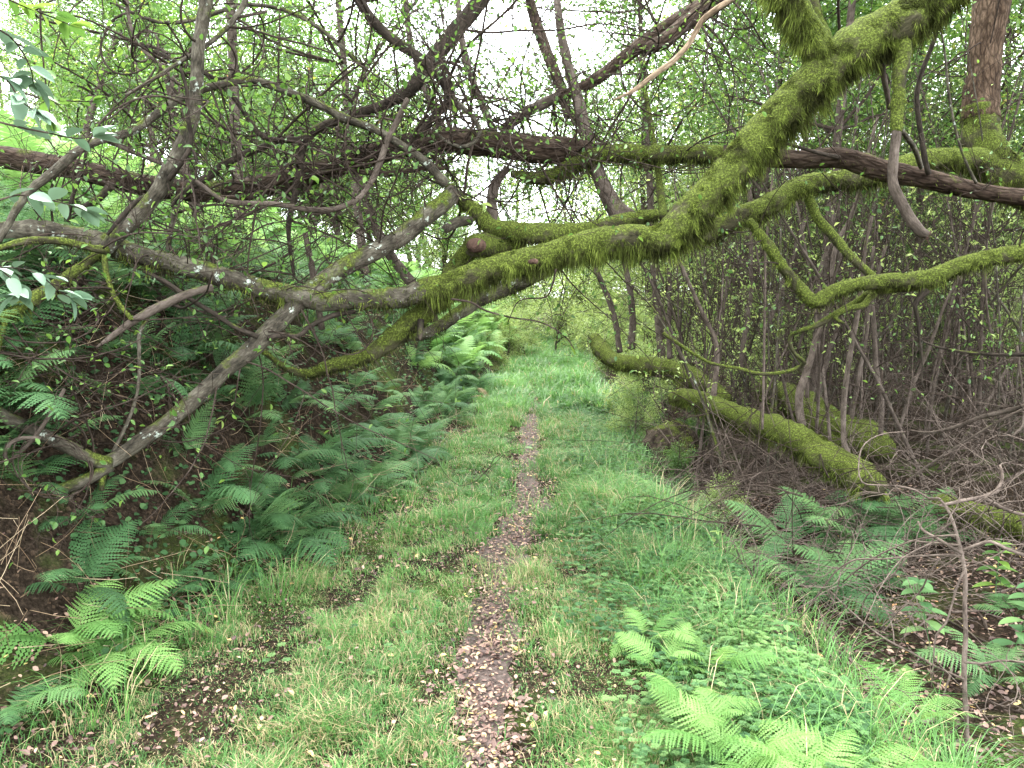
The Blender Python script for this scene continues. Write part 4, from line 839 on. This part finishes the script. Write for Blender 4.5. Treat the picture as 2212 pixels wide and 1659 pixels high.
for i in range(300):
    y = 2.3 * (14 / 2.3) ** rng.random(); 
    x = (toeR(y) + rng.uniform(-.5, .45)) if rng.random() < .75 else (toeL(y) + rng.uniform(-.3, .5))
    m = 30; a = rng.random(m) * 6.28; D = np.stack([np.cos(a), np.sin(a), 0 * a], -1); H = rng.uniform(.08, .24, m)[:, None]; b = rng.uniform(.4, 1.8, m)[:, None] * H
    P = np.array([x, y, hz(x, y)]) + D * rng.uniform(0, .14, m)[:, None]; S = np.stack([-np.sin(a), np.cos(a), 0 * a], -1) * .0018; up = np.array([0, 0, 1.])
    m0 = P + D * b * .15 + up * H * .5; m1 = P + D * b * .5 + up * H * .85; m2 = P + D * b * 1.1 + up * H * .8
    V = np.stack([P - S, P + S, m0 - S, m0 + S, m1 - S * .7, m1 + S * .7, m2], 1)
    T = (np.arange(m)[:, None, None] * 7 + np.array([[0, 1, 3], [0, 3, 2], [2, 3, 5], [2, 5, 4], [4, 5, 6]])[None]).reshape(-1, 3)
    g.add(V.reshape(-1, 3), T, np.repeat(np.clip(rng.normal(.4, .15, m) + (rng.random(m) < .1) * .6, 0, 1), 7))
tag(obj('long_grass', g, M['grass'], kind='stuff'), 'longer arching grass in tufts along both verges', 'grass')

# herbs: small lobed leaves
g = Geo(); n = 16000
y = 2.1 * (12 / 2.1) ** rng.random(n); x = toeR(y) - np.abs(rng.normal(0, .48, n)) + .2 + .25 * n2(y, y * 0, 2.1, 61); k = (n2(x, y, 1.5, 51) + n2(x, y, 4, 52) * .6 + sst(1.2 - (toeR(y) - x)) * .9 > .35) & (x > cx(y) + .3); x = x[k]; y = y[k]
e = 1100; ye = 2.1 * (9 / 2.1) ** rng.random(e); xe = rng.uniform(toeL(ye) - .3, toeR(ye)); ke = (n2(xe, ye, 2.2, 53) > .25) & (np.abs(xe - cx(ye)) > .22); x = np.concatenate([x, xe[ke]]); y = np.concatenate([y, ye[ke]])
for q in range(5):                # five leaflets, each cut into three lobes
    m = len(x); a0 = rng.random(m) * 6.28 if q == 0 else a0; hh = (rng.uniform(.02, .13, m)) if q == 0 else hh
    L = rng.uniform(.008, .02, m) * (1 + .05 * y) if q == 0 else L
    tt = np.clip(.55 + .35 * n2(x, y, 3, 33) + rng.normal(0, .22, m), 0, 1) if q == 0 else tt
    C = np.stack([x, y, height(x, y) + hh], -1)
    for lobe in (-.45, 0, .45):
        a = a0 + (q - 2) * 1.15 + lobe; D = np.stack([np.cos(a), np.sin(a), .15 + 0 * a], -1)
        leaves(g, C + D * (L * .1)[:, None], D, np.array([0, 0, 1.]) + rng.normal(0, .2, (m, 3)), L * (1 if lobe == 0 else .8), L * .5, tt, fold=.1)
tag(obj('ground_herbs', g, M['herb'], kind='stuff'), 'low bluish green herbs with lobed leaves carpeting the right of the path', 'ground cover')

# ------------------------------------------------------------------ dead leaves
def litter_pts(n, y0, y1, mode):
    y = y0 * (y1 / y0) ** rng.random(n)
    if mode == 'path': w = np.interp(y, PY, PW); x = cx(y) + rng.normal(0, .36, n) * w * (1 + 1.2 * np.exp(-((y - 6.9) / .6) ** 2) + .4 * n2(y, y * 0, 2.5)); k = n2(x, y, 3.5, 71) > -.25 + .5 * (rng.random(n) - .5); x = x[k]; y = y[k]
    elif mode == 'grass':
        x = rng.uniform(toeL(y) - .4, toeR(y) + .2); k = rng.random(n) < 1.18 - grass_density(x, y); x = x[k]; y = y[k]
    elif mode == 'bank': x = toeL(y) + rng.uniform(-2.6, .3, n)
    else: x = toeR(y) + rng.uniform(-.1, 2.6, n)
    return x, y
def litter(geo, n, y0, y1, mode, s0=.012, s1=.034, lift=.012):
    x, y = litter_pts(n, y0, y1, mode); m = len(x); a = rng.random(m) * 6.28
    D = np.stack([np.cos(a), np.sin(a), rng.normal(0, .25, m)], -1); s = rng.uniform(s0, s1, m)
    base = .012 if mode == 'path' else .0
    leaves(geo, np.stack([x, y, height(x, y) + base + rng.random(m) * lift], -1), D, np.array([0, 0, 1.]) + rng.normal(0, .35, (m, 3)), s, s * rng.uniform(.4, .7, m), np.clip(rng.beta(1.2, 1.5, m), 0, 1), fold=.22, hi=True, curl=-.15)
g = Geo()
litter(g, 10000, 2.0, 14, 'path', .009, .027); litter(g, 13000, 2.0, 9, 'grass', .012, .032, .045); litter(g, 900, 2.3, 10, 'bank'); litter(g, 11000, 2.0, 7, 'right', .014, .04)
tag(obj('leaf_litter', g, M['litter'], kind='stuff'), 'fallen tan and pinkish dead leaves scattered over path, grass and hollow', 'leaf litter')
protos = []
for i in range(6):
    gg = Geo(); s = 1.0
    leaves(gg, np.zeros((1, 3)), np.array([[1, 0, .1]]), np.array([[0, .2 * (i - 2.5) / 3, 1.]]), 1.0, rng.uniform(.45, .65), (.35, .55, .7, .8, .9, .5)[i], fold=.2 + .05 * i, hi=True, curl=-.2 + .08 * i)
    protos.append(gg.mesh('fallen_leaf', M['litter']))
x, y = litter_pts(110, 2.1, 3.6, 'path'); x2, y2 = litter_pts(330, 2.1, 3.4, 'grass'); x = np.concatenate([x, x2[:150]]); y = np.concatenate([y, y2[:150]])
for i in range(len(x)):
    o = bpy.data.objects.new('fallen_leaf', protos[i % 6]); COL.objects.link(o); onp = i < 110
    o.location = (x[i], y[i], hz(x[i], y[i]) + (.022 if onp else .03)); o.rotation_euler = (rng.normal(0, .2), rng.normal(0, .2), rng.random() * 6.28)
    s = rng.uniform(.022, .045); o.scale = (s, s, s)
    tag(o, 'curled dead leaf lying on the bare earth of the near path' if onp else 'tan dead leaf caught in the short grass in the foreground', 'leaf', 'larger dead leaves on the near path' if onp else 'larger dead leaves in the near grass')

g = Geo(); n = 15000; y = 2.5 * (12 / 2.5) ** rng.random(n); x = toeL(y) - rng.uniform(-.1, 3.2, n); k = n2(x, y, 2.4, 81) > -.15; x = x[k]; y = y[k]; m = len(x)
D = np.stack([rng.normal(.5, .8, m), rng.normal(-.4, .8, m), rng.normal(0, .3, m)], -1); sz = rng.uniform(.02, .045, m)
leaves(g, np.stack([x, y, height(x, y) + rng.uniform(.01, .1, m)], -1), D, np.array([.4, -.3, 1.]) + rng.normal(0, .3, (m, 3)), sz, sz * .8, rng.uniform(0, .7, m), hi=True, fold=.1)
tag(obj('bank_ground_cover', g, M['fern'], kind='stuff'), 'dark small leaved ground cover between the ferns of the left bank', 'ground cover')
# dead stalks on the bank and in the hollow
g = Geo()
for i in range(1700):
    y = 2.8 * (10 / 2.8) ** rng.random(); s = rng.uniform(-.1, 2.6); x = toeL(y) - s; a = rng.uniform(0, 6.28)
    P, r = wander((x, y, hz(x, y) + rng.uniform(0, .12)), (rng.normal(.4, .6), rng.normal(-.2, .5), rng.normal(-.1, .5)), rng.uniform(.12, .5), .0016, .5, -.1, 4, .15, .001)
    tube(g, P, r, 3, cap=False, tint=rng.random())
tag(obj('dead_stalks', g, M['straw'], kind='stuff'), 'dry brown fern stalks and straw hanging down the left bank', 'dead stalks')
for i in range(80):
    a, b = rng.uniform(1640, 2200), rng.uniform(1330, 1650); p = gat(a, b)
    P, r = wander(p + [0, 0, .02], (rng.normal(0, 1), rng.normal(0, .7), 0), rng.uniform(.15, .6), rng.uniform(.003, .012), .4, 0, 7, .12)
    P[:, 2] = height(P[:, 0], P[:, 1]) + r + rng.uniform(.0, .03)
    gg = Geo(); tube(gg, P, r, 6, step=.05); o = obj('fallen_stick', gg, M[('twig', 'twig_pale', 'bark_dark')[i % 3]], origin=tuple(P[0]))
    tag(o, 'dead stick lying in the leaf littered hollow at lower right', 'stick', 'dead sticks in the hollow at lower right')

# ------------------------------------------------------------------ broad leaved plants and twigs
leafproto = {}
def bigleaf(mat, wr, tint):
    g = Geo(); n = 7; t = np.linspace(0, 1, n); w = wr * .5 * np.sin(np.pi * np.clip(t, 0, 1) ** .85) ** .7; w[0] = .01; w[-1] = .0
    V = []; 
    for i in range(n): V += [[t[i], -w[i], .10 * w[i] * 4 - .25 * t[i] ** 2 * .6], [t[i], 0, -.15 * t[i] ** 2], [t[i], w[i], .10 * w[i] * 4 - .25 * t[i] ** 2 * .6]]
    T = []
    for i in range(n - 1):
        b = 3 * i; T += [[b, b + 1, b + 4], [b, b + 4, b + 3], [b + 1, b + 2, b + 5], [b + 1, b + 5, b + 4]]
    T = np.array(T)[:, ::-1]
    g.add(np.array(V), T, tint); return g.mesh('leaf', M[mat])
LFM = {m: [bigleaf(m, w, t) for w, t in ((.5, .3), (.58, .6), (.45, .9))] for m in ('leaf_glaucous', 'herb', 'leaf', 'leaf_bright')}
def put_leaf(th, p, d, L, mat, roll=None):
    me = LFM[mat][rng.integers(3)]; o = bpy.data.objects.new('leaf', me); COL.objects.link(o); o.parent = th
    q = Vector(d).to_track_quat('X', 'Z'); e = q.to_euler(); o.rotation_euler = e
    o.rotation_euler.rotate_axis('X', rng.normal(0, .35) if roll is None else roll)
    o.location = Vector(p) - th.location; o.scale = (L, L, L)
def leafy(label, pts, Y0, Y1, mat, L, nleaf, tw='twig', cat='leafy twig', group=None, side=.9):
    P, r = trace(pts, Y0, Y1); th = thing('leafy_twig', label, cat, tuple(P[0]), group); Pr, rr = resample(P, r, .03)
    gg = Geo(); tube(gg, Pr, rr, 5); obj('stem', gg, M[tw], th)
    for i in range(nleaf):
        j = int(len(Pr) * (.25 + .74 * (i + rng.random() * .5) / nleaf)); j = min(j, len(Pr) - 1); t = unit(Pr[j] - Pr[j - 1])
        s = unit(np.cross(t, [0, .3, 1])) * (1 if i % 2 else -1); put_leaf(th, Pr[j], t * .7 + s * side + rng.normal(0, .25, 3) + [0, 0, -.05], L * rng.uniform(.7, 1.15), mat)
    for k in range(3): put_leaf(th, Pr[-1], unit(Pr[-1] - Pr[-2]) + rng.normal(0, .5, 3), L, mat)
    return th
leafy('spray of pale oval leaves at the left edge in front of the brown trunk', Tn(1, (-150, 1230, 14), (0, 1200, 12), (110, 1170, 10), (250, 1190, 8), (420, 1230, 6), (500, 1260, 4)), 2.0, 2.2, 'leaf_glaucous', .07, 10)
leafy('second pale leaf spray just under the mossy limb at the left edge', Tn(4, (-120, 120, 12), (20, 130, 10), (150, 140, 9), (260, 190, 8), (350, 270, 7), (420, 310, 4)), 2.0, 2.1, 'leaf_glaucous', .065, 10)
leafy('large grey green leaves hanging over the grey stem at upper left', Tn(1, (-120, 700, 14), (100, 760, 12), (300, 800, 10), (450, 830, 8), (560, 820, 6)), 2.3, 2.4, 'leaf_glaucous', .08, 8)
leafy('long drooping leaves high on the left edge', Tn(1, (-160, 120, 16), (0, 180, 12), (100, 260, 10), (180, 400, 8), (200, 500, 5)), 2.4, 2.6, 'leaf_glaucous', .09, 9)
leafy('dense leafy twig in the top left corner', Tn(1, (-100, -80, 16), (60, 0, 12), (200, 60, 10), (330, 110, 8), (420, 150, 5)), 2.6, 2.8, 'leaf', .08, 12)
leafy('drooping twig with dark leaves left of the white sky', Tn(1, (240, -60, 14), (245, 200, 12), (265, 420, 10), (290, 620, 8), (305, 720, 5)), 2.8, 2.8, 'leaf', .06, 10)
leafy('twig with small leaves behind the left leaf sprays', Tn(1, (150, 560, 10), (280, 600, 9), (400, 605, 8), (560, 610, 6)), 3.2, 3.3, 'leaf', .05, 9)
leafy('dark leaf spray hanging just above the opening of the path', Tn(5, (740, 320, 14), (860, 340, 13), (950, 390, 12), (1100, 430, 11), (1280, 460, 10), (1420, 540, 9), (1480, 620, 5)), 4.4, 4.6, 'leaf', .045, 9)
leafy('twig with hanging leaves left of the path opening', Tn(5, (1370, 140, 12), (1340, 260, 11), (1300, 310, 10), (1150, 330, 8), (1080, 460, 5)), 4.5, 4.6, 'leaf', .045, 7)
leafy('cluster of round grey green leaves at the left edge above the curled branch', Tn(4, (-100, 60, 10), (60, 190, 9), (120, 260, 8), (90, 300, 6)), 2.2, 2.2, 'leaf_glaucous', .07, 8)
leafy('grey green leaves on a thin twig at the far left beside the white sky', Tn(1, (-100, 420, 12), (40, 480, 10), (120, 600, 8), (200, 660, 6)), 2.5, 2.5, 'leaf_glaucous', .085, 8)
leafy('few bright leaves at the sawn branch junction', Tn(2, (740, 1120, 10), (790, 1180, 9), (860, 1200, 8), (930, 1220, 5)), 4.8, 4.7, 'leaf_bright', .06, 5)
leafy('curled yellowing leaf sprig on the dark bank below the forked branch', Tn(4, (1440, 740, 10), (1420, 860, 9), (1400, 960, 8), (1330, 1050, 4)), 4.2, 4.2, 'leaf_bright', .045, 5)

def herb_plant(label, px_, py_, h, L, mat='herb', tiers=6):
    p = gat(px_, py_); th = thing('nettle', label, 'plant', tuple(p)); P, r = wander(p, (rng.normal(0, .15), 0, 1), h, .0035, .1, 0, 8, .05)
    gg = Geo(); tube(gg, P, r, 5); obj('stem', gg, M['herb'], th)
    for t in range(tiers):
        j = 2 + int(6.4 * t / tiers); a0 = t * 1.57 + rng.normal(0, .2)
        for k in range(2 if t < tiers - 1 else 4):
            a = a0 + k * (math.pi if t < tiers - 1 else math.pi / 2); put_leaf(th, P[j], (math.cos(a), math.sin(a), .1 - .12 * (tiers - t) / tiers), L * (1.1 - .4 * t / tiers), mat, 0)
herb_plant('tall toothed leaf plant left of the bare sapling at right', 2010, 1400, .42, .13)
herb_plant('broad leaved plant at the right edge beside the ferns', 2180, 1440, .5, .14)
herb_plant('dark broad leaved plant further back near the right edge', 2150, 1300, .4, .12, 'leaf')
herb_plant('small pale leaved seedling at the edge of the herbs', 1530, 1195, .2, .06, 'leaf_bright', 3)
herb_plant('leafy seedling by the end of the stump', 1490, 1010, .35, .07, 'leaf_bright', 4)
herb_plant('low plant with long leaves at the edge of the leaf littered hollow', 1690, 1400, .14, .08, 'herb', 3)
herb_plant('solitary plant with one large leaf over the right ferns', 1925, 1150, .35, .12, 'herb', 3)

# ------------------------------------------------------------------ background trees and shrubs
rng = np.random.default_rng(21)
def proto_tree(name, h, tr, nl, lm, spread=1.0, first=.25, leaf=(.06, .10), label='', cat='tree', group='', nlimb=16, mat='bark_pink'):
    th = thing(name, label, cat, (0, 0, 0), group); P, r = wander((0, 0, -.2), (rng.normal(0, .1), rng.normal(0, .1), 1), h, tr, .3, .1, 12, .12, tr * .25)
    gg = Geo(); tube(gg, P, r, 9, step=.3, lump=.06); obj('trunk', gg, M[mat], th); gt = Geo(); lp = []; ld = []
    for b in range(nlimb):
        u = first + (1 - first) * rng.random(); j = min(12, max(1, int(u * 12))); q, qr = wander(P[j], (rng.normal(0, 1), rng.normal(0, 1), rng.uniform(.1, .9)), h * rng.uniform(.25, .45) * spread, r[j] * .45, .6, .1, 9, .25, .004)
        tube(gt, q, qr, 5, cap=False)
        for c in range(6):
            jj = rng.integers(2, 9); q2, r2 = wander(q[jj], unit(q[jj] - q[jj - 1]) + rng.normal(0, .8, 3), h * rng.uniform(.1, .2), .005, .8, 0, 6, .3, .002)
            tube(gt, q2, r2, 3, cap=False); k = nl
            idx = rng.integers(1, 7, k); off = rng.normal(0, .085 * h ** .5 * .8, (k, 3)); lp.append(q2[idx] + off); ld.append(rng.normal(0, 1, (k, 3)) * [1, 1, .5])
    obj('branches', gt, M['twig'], th, kind='stuff'); lp = np.concatenate(lp); ld = np.concatenate(ld); m = len(lp); s = rng.uniform(*leaf, m)
    gl = Geo(); cl = np.clip(.5 + .35 * vnoise(lp, 1.6) + rng.normal(0, .17, m), 0, .93) + (rng.random(m) < .02) * .1
    leaves(gl, lp, ld, np.array([0, 0, 1.]) + rng.normal(0, .45, (m, 3)), s, s * .55, np.clip(cl, 0, 1)); obj('crown', gl, M[lm], th, kind='stuff'); return th
TL = [proto_tree('tree', h, .09, nl, lm, 1.0, .3, label=lab, group=gr) for h, nl, lm, lab, gr in (
    (7.5, 120, 'leaf', 'leafy tree in the wood beyond the thicket', 'trees beyond the thicket'),
    (6.5, 120, 'leaf_bright', 'light green tree in the wood beyond the thicket', 'light green trees beyond the thicket'),
    (8.5, 120, 'leaf', 'leafy tree in the wood beyond the thicket', 'trees beyond the thicket'),
    (6.0, 85, 'leaf', 'thin leaved tree on the slope with white sky showing through', 'thin leaved trees on the slope'))]
TALL = [proto_tree('tree', 12, .12, 170, 'leaf', .9, .6, leaf=(.045, .07), label='tall leafy tree added out of view so its high crown shades the path', group='tall trees added out of view for shade', nlimb=22)]; utall = [0]
SH = [proto_tree('shrub', h, .03, 55, lm, 1.3, .08, (.04, .07), lab, 'shrub', gr, 14) for h, lm, lab, gr in (
    (2.0, 'leaf_bright', 'light green shrub closing the view along the path', 'light green shrubs behind the thicket and path'),
    (1.5, 'leaf', 'green shrub at the side of the far path', 'green shrubs beside the far path'),
    (2.6, 'leaf_bright', 'light green shrub closing the view along the path', 'light green shrubs behind the thicket and path'))]
HIGH = [proto_tree('tree', 8.5, .07, 130, 'leaf', .95, .42, label='slender tree with its leafy crown high above the thicket', group='slender trees standing in the thicket', nlimb=16)]; uh = [0]
ut = [0] * 4; us = [0] * 3
def place(pl, us_, k, x, y, s, z=None):
    o = pl[k] if not us_[k] else copy_tree(pl[k]); us_[k] += 1
    o.location = (x, y, hz(x, y) if z is None else z); o.rotation_euler = (0, 0, rng.uniform(0, 6.28)); o.scale = (s, s, s * rng.uniform(.9, 1.1)); return o
for i in range(6):      # high crowns of the wood, right
    y = rng.uniform(8.5, 15); x = rng.uniform(.1 * y + 1.6, .75 * y + 2); place(HIGH, uh, 0, x, y, rng.uniform(.9, 1.15))
for x, y, s_ in ((2.4, 11.5, 1), (-1.9, 10.5, .95), (3.4, 9, 1), (-2.8, 8.2, .9)): place(HIGH, uh, 0, x, y, s_)
for x, y in ((4.6, 16), (7.5, 17.5), (10.5, 18.5), (13, 20), (6, 20), (9, 21.5), (3.6, 19), (12, 16), (16, 22), (5.2, 23), (8.5, 14.5)): place(TL, ut, int(rng.choice([0, 2])), x, y, rng.uniform(.95, 1.2))
for i in range(34):
    y = rng.uniform(17, 30); x = rng.uniform(.08 * y + 1.4, .8 * y + 2); place(TL, ut, 1, x, y, rng.uniform(.8, 1.2))
for i in range(60):      # far wall of the wood
    x = rng.uniform(-32, 38); y = rng.uniform(27, 42); place(TL, ut, int(rng.choice([0, 1, 1, 2]) if x > -2 else rng.integers(0, 3)), x, y, rng.uniform(.9, 1.4) * (1 if x > -6 else .75))
for i in range(18):      # slope, left
    y = rng.uniform(14, 24); x = rng.uniform(-.55 * y, -.02 * y - 1.5); place(TL, ut, 3, x, y, rng.uniform(.8, 1.15))
for x, y, s in ((-3.5, 28, 1), (.6, 36, .8), (5, 34, 1), (-6, 34, 1)): place(TL, ut, 1, x, y, s)
for i in range(24):
    y = rng.uniform(25, 33); x = rng.uniform(-9, 22); place(SH, us, int(rng.choice([0, 2])), x, y, rng.uniform(1.2, 2.0))
for i in range(34):
    y = rng.uniform(10, 24); x = toeR(y) + rng.uniform(.6, 8); place(SH, us, int(rng.integers(0, 3)), x, y, rng.uniform(.6, 1.1))
for x, y, s, k in ((2.0, 11.5, .5, 1), (2.3, 13, .6, 0), (2.6, 15, .8, 0), (3.2, 18, 1.0, 2), (-1.0, 14.5, .45, 1), (-1.2, 17, .6, 1), (-.6, 20, .7, 0), (.3, 25, 1.0, 2), (1.7, 27, 1.1, 0), (3.2, 24, 1.1, 2), (-1.6, 24, 1, 0), (.9, 31, 1.4, 2), (2.2, 9.4, .42, 1), (1.85, 8.3, .36, 1), (-.45, 16, .42, 0), (1.95, 15.5, .5, 0), (2.2, 18, .65, 2), (-.1, 18.5, .5, 0), (.35, 20.5, .6, 2), (2.0, 20, .7, 0), (1.5, 7.0, .27, 1), (1.35, 8.4, .3, 0), (1.6, 9.2, .4, 1), (1.75, 10.4, .5, 0), (1.7, 6.2, .22, 0), (.2, 21.5, .9, 0), (1.3, 23, 1, 2), (2.3, 21, .9, 0), (-1.2, 22, .9, 2)): place(SH, us, k, x, y, s)
# crowns of the wood added out of view, over and behind the camera, for shade
for x, y, s in ((-2.4, 1.0, 1), (-4.3, 4.6, 1), (2.6, 1.0, 1), (4.4, 4.8, 1), (-1.6, -1.5, 1), (1.8, -1.8, 1), (0, -3.5, 1), (4.6, 1.2, 1)):
    place(TALL, utall, 0, x, y, s * 1.0)
print('objects', len(bpy.data.objects), 'tris', sum(len(m.polygons) for m in bpy.data.meshes))
